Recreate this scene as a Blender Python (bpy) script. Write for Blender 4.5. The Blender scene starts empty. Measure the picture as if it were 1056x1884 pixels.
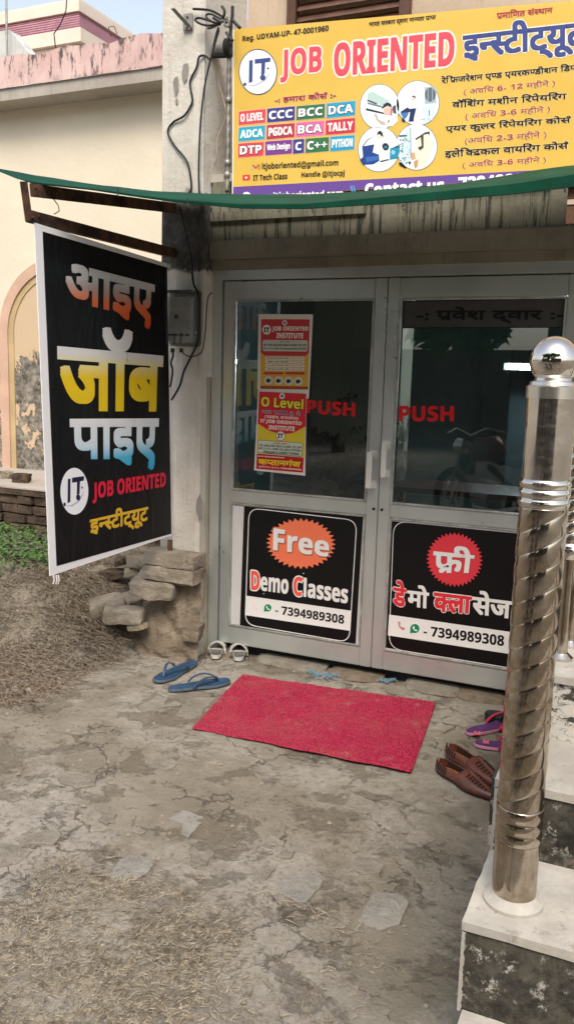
import bpy, bmesh, math, random, re
import numpy as np
from mathutils import Vector, Matrix, noise
random.seed(7); RNG = np.random.default_rng(7)
S = bpy.context.scene; COL = S.collection
PI = math.pi
# ---------------------------------------------------------------- camera
CF, YAW, PITCH, ROLL = 1555.6, 0.4174, -0.1590, 0.0285
CP = Vector((2.2273, -4.1061, 1.5675))
cy_, sy_, cp_, sp_ = math.cos(YAW), math.sin(YAW), math.cos(PITCH), math.sin(PITCH)
FW = Vector((-sy_*cp_, cy_*cp_, sp_)); R0 = Vector((cy_, sy_, 0)); U0 = R0.cross(FW)
RT = math.cos(ROLL)*R0 + math.sin(ROLL)*U0; UP = -math.sin(ROLL)*R0 + math.cos(ROLL)*U0
cam = bpy.data.objects.new('camera', bpy.data.cameras.new('camera')); COL.objects.link(cam)
cam.matrix_world = Matrix(((RT.x, UP.x, -FW.x, CP.x), (RT.y, UP.y, -FW.y, CP.y), (RT.z, UP.z, -FW.z, CP.z), (0, 0, 0, 1)))
cam.data.sensor_fit = 'VERTICAL'; cam.data.sensor_height = 24; cam.data.lens = CF/1884*24
cam.data.clip_start = .05; cam.data.clip_end = 2000
S.camera = cam
# ---------------------------------------------------------------- sky, sun, exposure
SUN_EL, SUN_AZ = math.radians(52), math.radians(160)     # from behind the camera, a little right
wd = bpy.data.worlds.new('World'); S.world = wd; wd.use_nodes = True
nt = wd.node_tree; sky = nt.nodes.new('ShaderNodeTexSky'); sky.sky_type = 'NISHITA'; sky.sun_disc = False
sky.sun_elevation = SUN_EL; sky.sun_rotation = SUN_AZ; sky.dust_density = 3.0; sky.air_density = 1.2; sky.ozone_density = 1.0
hs_ = nt.nodes.new('ShaderNodeHueSaturation'); hs_.inputs['Saturation'].default_value = .55; nt.links.new(sky.outputs[0], hs_.inputs['Color']); nt.links.new(hs_.outputs[0], nt.nodes['Background'].inputs[0]); nt.nodes['Background'].inputs[1].default_value = .14
sun = bpy.data.objects.new('sun', bpy.data.lights.new('sun', 'SUN')); COL.objects.link(sun)
sun.data.energy = 1.4; sun.data.angle = math.radians(25); sun.data.color = (1, .90, .77)
sdir = Vector((math.sin(SUN_AZ)*math.cos(SUN_EL), math.cos(SUN_AZ)*math.cos(SUN_EL), math.sin(SUN_EL)))
sun.rotation_euler = (-sdir).to_track_quat('-Z', 'Y').to_euler()
S.view_settings.view_transform = 'Standard'; S.view_settings.look = 'None'; S.view_settings.gamma = 1
S.view_settings.use_curve_mapping = False; S.view_settings.exposure = 0.95
# ---------------------------------------------------------------- measuring: sight line through a photo point meets a real plane
def ray(u, v): return FW + (u-528)/CF*RT - (v-942)/CF*UP
def YP(u, v, y=0.): D = ray(u, v); return CP + D*((y-CP.y)/D.y)
def XP(u, v, x=0.): D = ray(u, v); return CP + D*((x-CP.x)/D.x)
def ZP(u, v, z=0.): D = ray(u, v); return CP + D*((z-CP.z)/D.z)
# ---------------------------------------------------------------- materials
def lin(c):
    if isinstance(c, str):
        c = [int(c[i:i+2], 16)/255 for i in (0, 2, 4)]
        c = [x/12.92 if x <= .04045 else ((x+.055)/1.055)**2.4 for x in c]
    return (c[0], c[1], c[2], 1)
class N:
    def __init__(s, name):
        s.m = bpy.data.materials.new(name); s.m.use_nodes = True; s.t = s.m.node_tree
        s.b = s.t.nodes['Principled BSDF']; s.tc = s.t.nodes.new('ShaderNodeTexCoord')
    def co(s, scale=(1, 1, 1), kind='Object', loc=(0, 0, 0)):
        mp = s.t.nodes.new('ShaderNodeMapping'); mp.inputs['Scale'].default_value = scale; mp.inputs['Location'].default_value = loc
        s.t.links.new(s.tc.outputs[kind], mp.inputs[0]); return mp.outputs[0]
    def noise(s, scale, detail=6, rough=.6, dist=0, co=None):
        n = s.t.nodes.new('ShaderNodeTexNoise'); s.put(n.inputs['Scale'], scale); s.put(n.inputs['Detail'], detail)
        n.inputs['Roughness'].default_value = rough; n.inputs['Distortion'].default_value = dist
        s.t.links.new(co if co is not None else s.co(), n.inputs['Vector']); return n.outputs[0]
    def vor(s, scale, feature='F1', co=None, out=0, rnd=1):
        n = s.t.nodes.new('ShaderNodeTexVoronoi'); n.feature = feature; n.inputs['Scale'].default_value = scale
        n.inputs['Randomness'].default_value = rnd
        s.t.links.new(co if co is not None else s.co(), n.inputs['Vector']); return n.outputs[out]
    def put(s, sock, v):
        if hasattr(v, 'node'): s.t.links.new(v, sock)
        else: sock.default_value = v
    def ramp(s, v, a, b, lo=0., hi=1.):
        n = s.t.nodes.new('ShaderNodeMapRange'); n.interpolation_type = 'SMOOTHSTEP'; s.put(n.inputs[0], v)
        s.put(n.inputs[1], a); s.put(n.inputs[2], b); n.inputs[3].default_value = lo; n.inputs[4].default_value = hi; return n.outputs[0]
    def math(s, op, a, b=0.):
        n = s.t.nodes.new('ShaderNodeMath'); n.operation = op; s.put(n.inputs[0], a); s.put(n.inputs[1], b); return n.outputs[0]
    def mix(s, f, a, b, mode='MIX'):
        n = s.t.nodes.new('ShaderNodeMix'); n.data_type = 'RGBA'; n.blend_type = mode; s.put(n.inputs[0], f)
        s.put(n.inputs[6], lin(a) if not hasattr(a, 'node') else a); s.put(n.inputs[7], lin(b) if not hasattr(b, 'node') else b); return n.outputs[2]
    def sep(s, kind='Object'):
        n = s.t.nodes.new('ShaderNodeSeparateXYZ'); s.t.links.new(s.tc.outputs[kind], n.inputs[0]); return n.outputs
    def bump(s, h, strength=.3, dist=.01):
        n = s.t.nodes.new('ShaderNodeBump'); n.inputs['Strength'].default_value = strength; n.inputs['Distance'].default_value = dist
        s.put(n.inputs['Height'], h); s.t.links.new(n.outputs[0], s.b.inputs['Normal']); return s
    def set(s, col=None, rough=None, metal=None, spec=None, coat=None):
        for k, v in (('Base Color', col), ('Roughness', rough), ('Metallic', metal), ('Specular IOR Level', spec), ('Coat Weight', coat)):
            if v is None: continue
            if k == 'Base Color' and not hasattr(v, 'node'): v = lin(v)
            s.put(s.b.inputs[k], v)
        return s
def plain(name, col, rough=.6, metal=0., var=.12, scale=8., bump=0., bscale=60., spec=.4):
    n = N(name); c = lin(col); d = tuple(x*(1-var*2) for x in c[:3])
    n.set(n.mix(n.ramp(n.noise(scale, 7, .65), .35, .7), d, c[:3]) if var else c[:3], rough, metal, spec)
    if bump: n.bump(n.noise(bscale, 5), bump, .004)
    return n.m
def printed(name, col, var=.03):            # ink on flex or vinyl
    n = N(name); c = lin(col)[:3]
    n.set(n.mix(n.noise(3, 3), tuple(x*(1-var) for x in c), c), .42, 0, .35); return n.m
INK = {}
def ink(col):
    if col not in INK: INK[col] = printed('print_ink_' + ''.join('abcdefghijklmnop'[int(ch, 16)] for ch in col), col)
    return INK[col]
# ---------------------------------------------------------------- objects
def props(o, label=None, cat=None, group=None, kind=None):
    for k, v in (('label', label), ('category', cat), ('group', group), ('kind', kind)):
        if v: o[k] = v
    return o
def empty(name, loc, label, cat, group=None):
    o = bpy.data.objects.new(name, None); COL.objects.link(o); o.location = loc; o.empty_display_size = .1
    return props(o, label, cat, group)
def wloc(o):
    v = Vector((0, 0, 0))
    while o is not None: v = v + o.location; o = o.parent
    return v
def link(name, me, parent=None, smooth=False):
    o = bpy.data.objects.new(name, me); COL.objects.link(o)
    if parent is not None: o.parent = parent; o.location = -wloc(parent)
    if smooth: me.polygons.foreach_set('use_smooth', [True]*len(me.polygons))
    return o
class MB:
    def __init__(s): s.v = []; s.f = []; s.i = []; s.k = 0
    def add(s, vs, fs):
        n = len(s.v); s.v += [tuple(p) for p in vs]; s.f += [tuple(a+n for a in f) for f in fs]; s.i += [s.k]*len(fs); return s
    def box(s, a, b, jit=0.):
        x0, y0, z0 = a; x1, y1, z1 = b
        vs = [(x, y, z) for z in (z0, z1) for y in (y0, y1) for x in (x0, x1)]
        if jit: vs = [tuple(c+random.uniform(-jit, jit) for c in p) for p in vs]
        return s.add(vs, [(0, 2, 3, 1), (4, 5, 7, 6), (0, 1, 5, 4), (2, 6, 7, 3), (0, 4, 6, 2), (1, 3, 7, 5)])
    def hexa(s, q, d):          # quad q (4 points) thickened by vector d
        q = [Vector(p) for p in q]; d = Vector(d)
        return s.add(q + [p+d for p in q], [(0, 1, 2, 3), (7, 6, 5, 4), (0, 4, 5, 1), (1, 5, 6, 2), (2, 6, 7, 3), (3, 7, 4, 0)])
    def poly(s, pts): return s.add(pts, [tuple(range(len(pts)))])
    def tube(s, path, r, seg=8, cap=True, flat=None):
        path = [Vector(p) for p in path]; n = len(path); rs = r if hasattr(r, '__len__') else [r]*n
        base = len(s.v); prev = None
        for i, p in enumerate(path):
            t = (path[min(i+1, n-1)]-path[max(i-1, 0)]).normalized()
            if prev is None:
                a = Vector((0, 0, 1)) if abs(t.z) < .9 else Vector((1, 0, 0)); u = t.cross(a).normalized()
            else: u = (prev - t*prev.dot(t)).normalized()
            w = t.cross(u); prev = u
            for k in range(seg):
                an = 2*PI*k/seg; q = u*math.cos(an)*rs[i] + w*math.sin(an)*rs[i]
                if flat: q = Vector((q.x, q.y, q.z*flat))
                s.v.append(tuple(p+q))
        for i in range(n-1):
            for k in range(seg):
                a = base+i*seg+k; b = base+i*seg+(k+1) % seg
                s.f.append((a, b, b+seg, a+seg)); s.i.append(s.k)
        if cap:
            s.f.append(tuple(base+k for k in reversed(range(seg)))); s.f.append(tuple(base+(n-1)*seg+k for k in range(seg))); s.i += [s.k]*2
        return s
    def lathe(s, prof, c, seg=32, f=None):      # prof: (r, z)
        base = len(s.v)
        for j, (r, z) in enumerate(prof):
            for k in range(seg):
                an = 2*PI*k/seg; rr = f(an, z, r) if f else r
                s.v.append((c[0]+rr*math.cos(an), c[1]+rr*math.sin(an), c[2]+z))
        for j in range(len(prof)-1):
            for k in range(seg):
                a = base+j*seg+k; b = base+j*seg+(k+1) % seg
                s.f.append((a, b, b+seg, a+seg)); s.i.append(s.k)
        s.f.append(tuple(base+k for k in reversed(range(seg)))); s.f.append(tuple(base+(len(prof)-1)*seg+k for k in range(seg))); s.i += [s.k]*2
        return s
    def build(s, name, mats, parent=None, smooth=False, bevel=0., label=None, auto=False):
        me = bpy.data.meshes.new(name); me.from_pydata(s.v, [], s.f)
        if not isinstance(mats, (list, tuple)): mats = [mats]
        for m in mats: me.materials.append(m)
        if len(mats) > 1: me.polygons.foreach_set('material_index', s.i)
        if bevel:
            bm = bmesh.new(); bm.from_mesh(me); bmesh.ops.remove_doubles(bm, verts=bm.verts, dist=1e-5)
            bmesh.ops.recalc_face_normals(bm, faces=bm.faces)
            bmesh.ops.bevel(bm, geom=[e for e in bm.edges if len(e.link_faces) == 2 and e.calc_face_angle(0) > .5], offset=bevel, segments=2, affect='EDGES', clamp_overlap=True)
            bm.to_mesh(me); bm.free()
        me.update()
        o = link(name, me, parent, smooth)
        if auto:
            try: me.set_sharp_from_angle(angle=math.radians(40))
            except Exception: pass
        if label: o['label'] = label
        return o
def copy_tree(o, parent=None):
    c = o.copy(); COL.objects.link(c)
    if parent is not None: c.parent = parent
    for ch in list(o.children): copy_tree(ch, c)
    return c
def rock(name, c, size, m, parent=None, sub=2, rough=.18, seed=0, rot=0., boxy=.6, label=None):
    bm = bmesh.new(); bmesh.ops.create_cube(bm, size=1)
    bmesh.ops.subdivide_edges(bm, edges=bm.edges, cuts=sub, use_grid_fill=True)
    for v in bm.verts:
        p = v.co.copy(); q = p.normalized()*.58; p = p.lerp(q, 1-boxy)
        n = noise.noise_vector(p*1.9+Vector((seed*3.1, seed*1.7, 0)))*rough*1.5 + noise.noise_vector(p*5+Vector((seed, 0, 9)))*rough*.7
        k = min(size); v.co = Vector((p.x*size[0]+n.x*(k+size[0])*.5, p.y*size[1]+n.y*(k+size[1])*.5, p.z*size[2]+n.z*k))
    bmesh.ops.rotate(bm, verts=bm.verts, matrix=Matrix.Rotation(rot, 3, 'Z'))
    bmesh.ops.translate(bm, verts=bm.verts, vec=Vector(c))
    me = bpy.data.meshes.new(name); bm.to_mesh(me); bm.free(); me.materials.append(m)
    o = link(name, me, parent)
    if label: o['label'] = label
    return o
# ---------------------------------------------------------------- lettering (built-in font, own layout so that joined Hindi letters look right)
_tc = bpy.data.curves.new('lettering_source', 'FONT'); _tc.resolution_u = 3; _to = bpy.data.objects.new('lettering_source', _tc)
_cache = {}
def raw(s):
    if s in _cache: return _cache[s]
    _tc.body = s; me = bpy.data.meshes.new_from_object(_to)
    v = np.zeros(len(me.vertices)*3); me.vertices.foreach_get('co', v); v = v.reshape(-1, 3)[:, :2]
    f = [tuple(p.vertices) for p in me.polygons]; bpy.data.meshes.remove(me); _cache[s] = (v, f); return _cache[s]
AA = 'ा'; AAX = raw(AA)[0][:, 0].max(); HL = raw(AA)[0][:, 1].max()
def sans(s):         # plain letters -> the bold sans-serif alphabet of the built-in fallback font
    return ''.join(chr(0x1D5D4+ord(h)-65) if 'A' <= h <= 'Z' else chr(0x1D5EE+ord(h)-97) if 'a' <= h <= 'z' else chr(0x1D7EC+ord(h)-48) if '0' <= h <= '9' else h for h in s)
def adv(s): return raw(s+AA)[0][:, 0].max()-AAX
def clip_right(v, f, c):
    bm = bmesh.new(); vs = [bm.verts.new((a, b, 0)) for a, b in v]
    for q in f:
        try: bm.faces.new([vs[i] for i in q])
        except ValueError: pass
    bmesh.ops.bisect_plane(bm, geom=bm.verts[:]+bm.edges[:]+bm.faces[:], plane_co=(c, 0, 0), plane_no=(1, 0, 0), clear_outer=True)
    bm.verts.index_update(); v2 = np.array([tuple(p.co)[:2] for p in bm.verts]); f2 = [tuple(p.index for p in q.verts) for q in bm.faces]; bm.free()
    return v2, f2
def stroke(pts, w):
    v = []; f = []
    for i, (x, y) in enumerate(pts):
        a = pts[max(i-1, 0)]; b = pts[min(i+1, len(pts)-1)]; dx, dy = b[0]-a[0], b[1]-a[1]; L = math.hypot(dx, dy) or 1
        v += [(x-dy/L*w/2, y+dx/L*w/2), (x+dy/L*w/2, y-dx/L*w/2)]
        if i: f.append((2*i-2, 2*i-1, 2*i+1, 2*i))
    return np.array(v), f
def layout(s):
    s = re.sub('((?:[क-ह]~)*[क-ह]\\^?)ि', 'ि\\1', s)
    s = sans(s); V = []; F = []; x = 0.; n = 0
    def put(v, f):
        nonlocal n
        if len(v) == 0: return
        V.append(v+np.array([x, 0])); F.extend([tuple(a+n for a in q) for q in f]); n += len(v)
    for tok in re.findall('[क-ह][~^]|`|[^~^`]+?(?=[क-ह][~^]|`|$)', s):
        if tok == '`':
            put(*stroke([(-.03, HL), (-.05, HL+.1), (-.12, HL+.17), (-.19, HL+.15), (-.22, HL+.08)], .06)); continue
        ch = tok[0]
        if len(tok) == 2 and tok[1] == '~':
            v, f = raw(ch); w = adv(ch); c = w*(.80 if ch in 'क' else .62); put(*clip_right(v, f, c)); x += c-.01
        elif len(tok) == 2 and tok[1] == '^':
            put(*raw(ch)); w = adv(ch); sx = w-.12 if ch != 'फ' else w*.55
            put(*stroke([(sx, .22), (sx-.12, .13), (sx-.24, .02)], .07))
            x += w
        else: put(*raw(tok)); x += adv(tok)
    return np.vstack(V), F
STEP = 6e-5
def text(s, quad, plane, m, parent, bold=0., halo=None, name='lettering', lift=.0012, skew=0., nd=8):
    """quad: four photo points TL,TR,BR,BL of the word's bounds on the real plane 'plane' -> flat letters a hair above it"""
    v, f = layout(s); v = v.copy(); v[:, 0] += v[:, 1]*skew
    bold = bold*(.45 if re.search('[A-Za-z0-9]', s) else 1); Q = [plane(*q) for q in quad]; ext = v.max(0)-v.min(0); an = ((Q[3]-Q[0]).length/ext[1])/((Q[1]-Q[0]).length/ext[0]); an = min(max(an, .6), 1.7)
    SQ = ((-1, -1), (0, -1), (1, -1), (1, 0), (1, 1), (0, 1), (-1, 1), (-1, 0)) if nd >= 8 else ((-1, -1), (1, -1), (1, 1), (-1, 1))
    dirs = [(0., 0.)]
    if bold:
        dirs += [(bold*an*p, bold*q) for p, q in SQ]
        if max(an, 1)*bold > .034 and nd >= 8: dirs += [(bold*an*p*.5, bold*q*.5) for p, q in SQ]
    bb = np.array([bold*an, bold]); lo = v.min(0)-bb; hi = v.max(0)+bb
    nrm = (Q[1]-Q[0]).cross(Q[3]-Q[0]).normalized()
    if nrm.dot(CP-Q[0]) < 0: nrm = -nrm
    def emit(ds, base, mm, nm):
        VV = []; FF = []
        for k, d in enumerate(ds):
            w = (v+np.array(d)-lo)/(hi-lo); a = w[:, :1]; b = 1-w[:, 1:]
            P = (1-b)*((1-a)*np.array(Q[0])+a*np.array(Q[1])) + b*((1-a)*np.array(Q[3])+a*np.array(Q[2]))
            P = P+np.array(nrm)*(base+STEP*k); n0 = len(v)*k
            VV.append(P); FF += [tuple(i+n0 for i in q) for q in f]
        me = bpy.data.meshes.new(nm); me.from_pydata(np.vstack(VV).tolist(), [], FF); me.materials.append(mm)
        return link(nm, me, parent)
    if halo:
        r, hm = halo; emit([(r*an*math.cos(2*PI*k/12), r*math.sin(2*PI*k/12)) for k in range(12)], lift-.0009, hm, name+'_outline')
    return emit(dirs, lift, m, name)
def flat(pts, plane, m, parent, name, lift=.0006, thick=0., label=None):
    """a printed shape: outline in photo points lying on the real plane"""
    Q = [plane(*q) for q in pts]; nrm = Vector((0, 0, 0))
    for i in range(1, len(Q)-1): nrm += (Q[i]-Q[0]).cross(Q[i+1]-Q[0])
    nrm.normalize()
    if nrm.dot(CP-Q[0]) < 0: nrm = -nrm
    mb = MB(); P = [q+nrm*lift for q in Q]
    if thick: mb.v += [tuple(p) for p in P]+[tuple(p-nrm*thick) for p in P]; n = len(P); mb.f = [tuple(range(n)), tuple(reversed(range(n, 2*n)))]+[(i, (i+1) % n, n+(i+1) % n, n+i) for i in range(n)]; mb.i = [0]*len(mb.f)
    else: mb.poly(P)
    return mb.build(name, m, parent, label=label)
def ell(cx, cy, rx, ry, n=40, a0=0): return [(cx+rx*math.cos(a0+2*PI*k/n), cy+ry*math.sin(a0+2*PI*k/n)) for k in range(n)]
def burst(cx, cy, rx, ry, n=36, k=.86, tilt=0):
    out = []
    for i in range(2*n):
        r = 1 if i % 2 == 0 else k; an = PI*i/n; x = rx*r*math.cos(an); y = ry*r*math.sin(an)
        out.append((cx+x, cy+y+tilt*x))
    return out
def rrect(q, r, n=6):       # rounded quad in photo points: q TL,TR,BR,BL, r as a fraction
    out = []
    for i in range(4):
        p = Vector(q[i]); a = Vector(q[i-1]); b = Vector(q[(i+1) % 4])
        la, lb = (a-p).length, (b-p).length; rr = min(la, lb)*r
        A = p+(a-p)/la*rr; B = p+(b-p)/lb*rr
        for k in range(n+1):
            t = k/n; out.append(tuple((1-t)**2*A+2*t*(1-t)*p+t*t*B))
    return out
def ring(pts, plane, w, m, parent, name, lift=.0008):
    n = len(pts); c = Vector((sum(p[0] for p in pts)/n, sum(p[1] for p in pts)/n)); ins = []
    for i in range(n):
        a = Vector(pts[i-1]); b = Vector(pts[(i+1) % n]); t = (b-a).normalized(); nn = Vector((-t.y, t.x))
        p = Vector(pts[i]); nn = nn if nn.dot(c-p) > 0 else -nn; ins.append(tuple(p+nn*w))
    mb = MB(); P = [plane(*p) for p in pts]+[plane(*p) for p in ins]
    nr = (P[n//4]-P[0]).cross(P[n//2]-P[0]).normalized(); nr = nr if nr.dot(CP-P[0]) > 0 else -nr
    mb.add([p+nr*lift for p in P], [(i, (i+1) % n, n+(i+1) % n, n+i) for i in range(n)])
    return mb.build(name, m, parent)
def zoomed(ox, oy, s): return lambda *p: [(ox+x/s, oy+y/s) for x, y in p]
# ================================================================ surface materials
def ground_material():
    n = N('dusty_ground'); x, y, z = n.sep()
    wc = n.co(); warp = n.noise(2.2, 5, .6, 0, wc)
    big = n.noise(1.1, 10, .68, .15); mid = n.noise(3.4, 10, .72, .15, n.co(loc=(7, 3, 0))); fine = n.noise(34, 8, .75, 0, n.co(loc=(1, 9, 0))); grit = n.noise(150, 3, .7)
    dirt = n.mix(n.ramp(mid, .35, .68), (.195, .167, .126), (.285, .247, .193))
    conc = n.mix(n.ramp(fine, .3, .72), (.262, .236, .194), (.362, .330, .278))
    mask = n.ramp(big, .44, .56)
    c = n.mix(mask, dirt, conc)
    green = n.math('MULTIPLY', n.ramp(x, .9, 1.9), n.ramp(n.noise(2.0, 6, .6, 0, n.co(loc=(4, 4, 1))), .35, .6, 0, .55))
    c = n.mix(green, c, (.130, .120, .092))
    patch = n.ramp(n.noise(4.2, 10, .74, .2, n.co(loc=(3, 5, 2))), .52, .59, 0, .55)
    c = n.mix(patch, c, (.120, .096, .066))
    pale = n.ramp(n.noise(5.5, 10, .74, .2, n.co(loc=(13, 1, 2))), .60, .66, 0, .55)
    c = n.mix(pale, c, (.38, .345, .29))
    c = n.mix(n.ramp(fine, .52, .8, 0, .35), c, (.42, .37, .30))
    c = n.mix(n.ramp(fine, .44, .26, 0, .55), c, (.075, .06, .045))
    c = n.mix(n.ramp(grit, .62, .8, 0, .4), c, (.07, .055, .04))
    # broken concrete: warped cell edges, only in places
    add = n.t.nodes.new('ShaderNodeVectorMath'); add.operation = 'ADD'
    sc = n.t.nodes.new('ShaderNodeTexNoise'); sc.inputs['Scale'].default_value = 5.; sc.inputs['Detail'].default_value = 9; sc.inputs['Roughness'].default_value = .7
    n.t.links.new(wc, sc.inputs['Vector']); ml = n.t.nodes.new('ShaderNodeVectorMath'); ml.operation = 'SCALE'; ml.inputs['Scale'].default_value = .24
    n.t.links.new(sc.outputs['Color'], ml.inputs[0]); n.t.links.new(wc, add.inputs[0]); n.t.links.new(ml.outputs[0], add.inputs[1])
    ed = n.vor(2.3, 'DISTANCE_TO_EDGE', add.outputs[0]); crack = n.math('MULTIPLY', n.ramp(ed, .007, .0), n.ramp(n.noise(2.3, 5), .53, .62))
    ed2 = n.vor(6.5, 'DISTANCE_TO_EDGE', add.outputs[0]); cr2 = n.math('MULTIPLY', n.ramp(ed2, .035, .0), n.ramp(n.noise(3.1, 6, .7, 0, n.co(loc=(2, 8, 4))), .50, .60)); c = n.mix(n.math('MULTIPLY', cr2, .32), c, (.10, .08, .055))
    c = n.mix(n.math('MULTIPLY', crack, .42), c, (.06, .048, .035))
    n.set(c, .92, 0, .2)
    h = n.math('ADD', n.math('MULTIPLY', fine, .5), n.math('MULTIPLY', mid, .9)); h = n.math('ADD', h, n.math('MULTIPLY', mask, .5))
    h = n.math('SUBTRACT', h, n.math('MULTIPLY', crack, .9)); h = n.math('ADD', h, n.math('MULTIPLY', patch, -.5)); h = n.math('ADD', h, n.math('MULTIPLY', grit, .12))
    h = n.math('SUBTRACT', h, n.math('MULTIPLY', cr2, .6)); n.bump(h, .8, .018); return n.m
def plaster(name, col, dirty, streak=.4, amt=.5, bump=.2, rough=.85, scale=2.5):
    n = N(name); blot = n.noise(scale, 9, .65); st = n.noise(5, 6, .6, 0, n.co((9, 9, .6)))
    c = n.mix(n.ramp(blot, .4, .75, 0, amt), col, dirty); c = n.mix(n.ramp(st, .52, .75, 0, streak), c, dirty)
    sp = n.noise(28, 5, .7); c = n.mix(n.ramp(sp, .66, .74, 0, .6), c, tuple(x*.35 for x in lin(dirty)[:3]))
    n.set(c, rough, 0, .25).bump(n.math('ADD', n.noise(45, 6), n.noise(6, 6)), bump, .01); return n.m
def peeling(name, paint, low, high, under=(.16, .145, .12), pink=None, scale=3.2):
    n = N(name); x, y, z = n.sep(); a = n.noise(scale, 10, .68, .4); und = n.noise(9, 9, .75); sm = n.noise(1.1, 4, .5)
    c = n.mix(n.ramp(sm, .35, .7), tuple(q*.90 for q in paint), paint)
    if pink: c = n.mix(n.ramp(n.noise(1.6, 7, .6, .3), .5, .56), c, pink)
    th = n.ramp(z, low, high, .0, .62)      # the lower the wall, the more paint has come off
    dmg = n.ramp(n.math('SUBTRACT', a, th), -.02, .0, 0, 1); dmg = n.math('SUBTRACT', 1., dmg)
    u = n.mix(n.ramp(und, .38, .66), tuple(q*.45 for q in under), tuple(q*2.2 for q in under))
    inv = n.math('LESS_THAN', n.ramp(z, low, high, 1, 0), .02)
    dmg = n.ramp(n.math('ADD', a, n.ramp(z, low, high, .09, -.30)), .53, .545)
    c = n.mix(dmg, c, u)
    n.set(c, .85, 0, .25).bump(n.math('ADD', n.math('MULTIPLY', dmg, -1.2), n.math('MULTIPLY', und, .5)), .6, .02); return n.m
M = {}
M['ground'] = ground_material(); M['chipm'] = plain('bare_cement', (.27, .25, .22), .9, var=.1)
M['cream_wall'] = peeling('cream_wall_paint', (.76, .675, .53), .9, 2.3)
M['niche'] = peeling('niche_wall_paint', (.62, .47, .31), 1.2, 2.7, scale=4.5)
M['pink_wall'] = peeling('pink_wall_paint', (.62, .40, .30), 1.0, 2.4, pink=(.66, .33, .31))
n = N('pink_parapet_paint'); a = n.noise(2.2, 9, .7, .5, n.co((1, 1, .7))); b = n.noise(6, 9, .75, 0, n.co((2, 2, .6)))
c = n.mix(n.ramp(a, .3, .6), (.52, .33, .31), (.66, .48, .44)); c = n.mix(n.ramp(b, .50, .60, 0, .9), c, (.05, .045, .04))
c = n.mix(n.ramp(n.noise(11, 8, .7), .62, .68, 0, .7), c, (.6, .55, .48)); n.set(c, .9, 0, .2).bump(b, .4, .02); M['parapet'] = n.m
M['grey_underside'] = plaster('weathered_chajja_plaster', (.42, .38, .33), (.22, .19, .16))
n = N('whitewashed_pillar_plaster'); x, y, z = n.sep(); bl = n.noise(3, 9, .65); stt = n.noise(5, 6, .6, 0, n.co((9, 9, .6)))
c = n.mix(n.ramp(bl, .4, .75, 0, .5), (.62, .58, .515), (.35, .31, .245)); c = n.mix(n.ramp(stt, .55, .75, 0, .35), c, (.28, .24, .18))
c = n.mix(n.ramp(n.noise(34, 5, .75), .66, .71, 0, .8), c, (.07, .06, .045)); wob = n.math('MULTIPLY', n.math('SUBTRACT', n.noise(9, 8, .75), .5), .32)
zz_ = n.math('ADD', z, wob); mo = n.math('MULTIPLY', n.ramp(zz_, 2.09, 2.125), n.ramp(zz_, 2.50, 2.44)); mo = n.math('MULTIPLY', mo, n.ramp(n.math('ADD', x, n.math('MULTIPLY', wob, .5)), -.36, -.32))
c = n.mix(n.math('MULTIPLY', mo, .93), c, n.mix(n.ramp(n.noise(22, 7, .7), .4, .65), (.018, .018, .015), (.075, .072, .06)))
lo_ = n.math('MULTIPLY', n.ramp(n.math('ADD', z, wob), .75, .25, 0, .6), n.ramp(n.noise(7, 8, .7), .45, .6)); c = n.mix(lo_, c, (.24, .17, .10))
n.set(c, .88, 0, .25).bump(n.math('ADD', n.noise(45, 6), n.noise(6, 6)), .45, .012); M['pillar'] = n.m
M['band'] = plaster('shade_tinted_grimy_band_plaster', (.27, .24, .18), (.10, .09, .065), .45, .6, .3)  # facade plaster with the awning's shade put into its colour, plus grime blotches
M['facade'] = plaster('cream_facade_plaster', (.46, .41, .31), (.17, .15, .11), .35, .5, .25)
n = N('shade_tinted_streaked_lintel_plaster'); st = n.noise(7, 8, .75, 0, n.co((6, 6, .35))); bl = n.noise(3, 9, .7)
c = n.mix(n.ramp(bl, .35, .7), (.15, .145, .105), (.235, .22, .165)); c = n.mix(n.ramp(st, .50, .60, 0, .9), c, (.035, .035, .028))  # base tones lowered to carry the awning's shade; the streaks are stains
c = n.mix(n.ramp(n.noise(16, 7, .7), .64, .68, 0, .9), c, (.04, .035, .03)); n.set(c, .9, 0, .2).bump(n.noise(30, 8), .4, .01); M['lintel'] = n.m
M['black_mould'] = plaster('blackened_pillar_plaster', (.10, .10, .09), (.035, .035, .03), .5, .5, .5)
n = N('anodised_aluminium'); sc = n.noise(2.5, 6, .55, 0, n.co((1.5, 1.5, 1)))
n.set(n.mix(n.ramp(sc, .3, .7), (.53, .555, .525), (.60, .62, .59)), n.ramp(sc, .3, .7, .26, .40), .6, .5).bump(n.noise(60, 3), .03, .002); M['alu'] = n.m
n = N('worn_aluminium'); sc = n.noise(9, 8, .7)
n.set(n.mix(n.ramp(sc, .4, .65), (.33, .33, .29), (.55, .55, .50)), .5, .4, .5); M['alu_worn'] = n.m
M['gasket'] = plain('black_rubber_gasket', (.02, .02, .02), .6, var=0)
M['dark_wood'] = plain('brown_shutter_wood', (.12, .055, .035), .5, var=.2, scale=12, bump=.1)
n = N('rusty_steel'); a = n.noise(9, 9, .7); n.set(n.mix(n.ramp(a, .38, .62), (.035, .022, .018), (.13, .065, .038)), .8, .15, .3).bump(n.noise(50, 5), .3, .004); M['rust'] = n.m
M['steel_dull'] = plain('dull_galvanised_steel', (.38, .36, .33), .5, .6, .15, 14)
M['cable'] = plain('black_cable_sheath', (.012, .012, .013), .45, 0, .05)
M['ivory_wire'] = plain('ivory_wire_sheath', (.45, .40, .30), .5, 0, .1)
n = N('polished_stainless_steel'); sm = n.noise(26, 5, .6, 0, n.co((1, 1, 2)))
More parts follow.
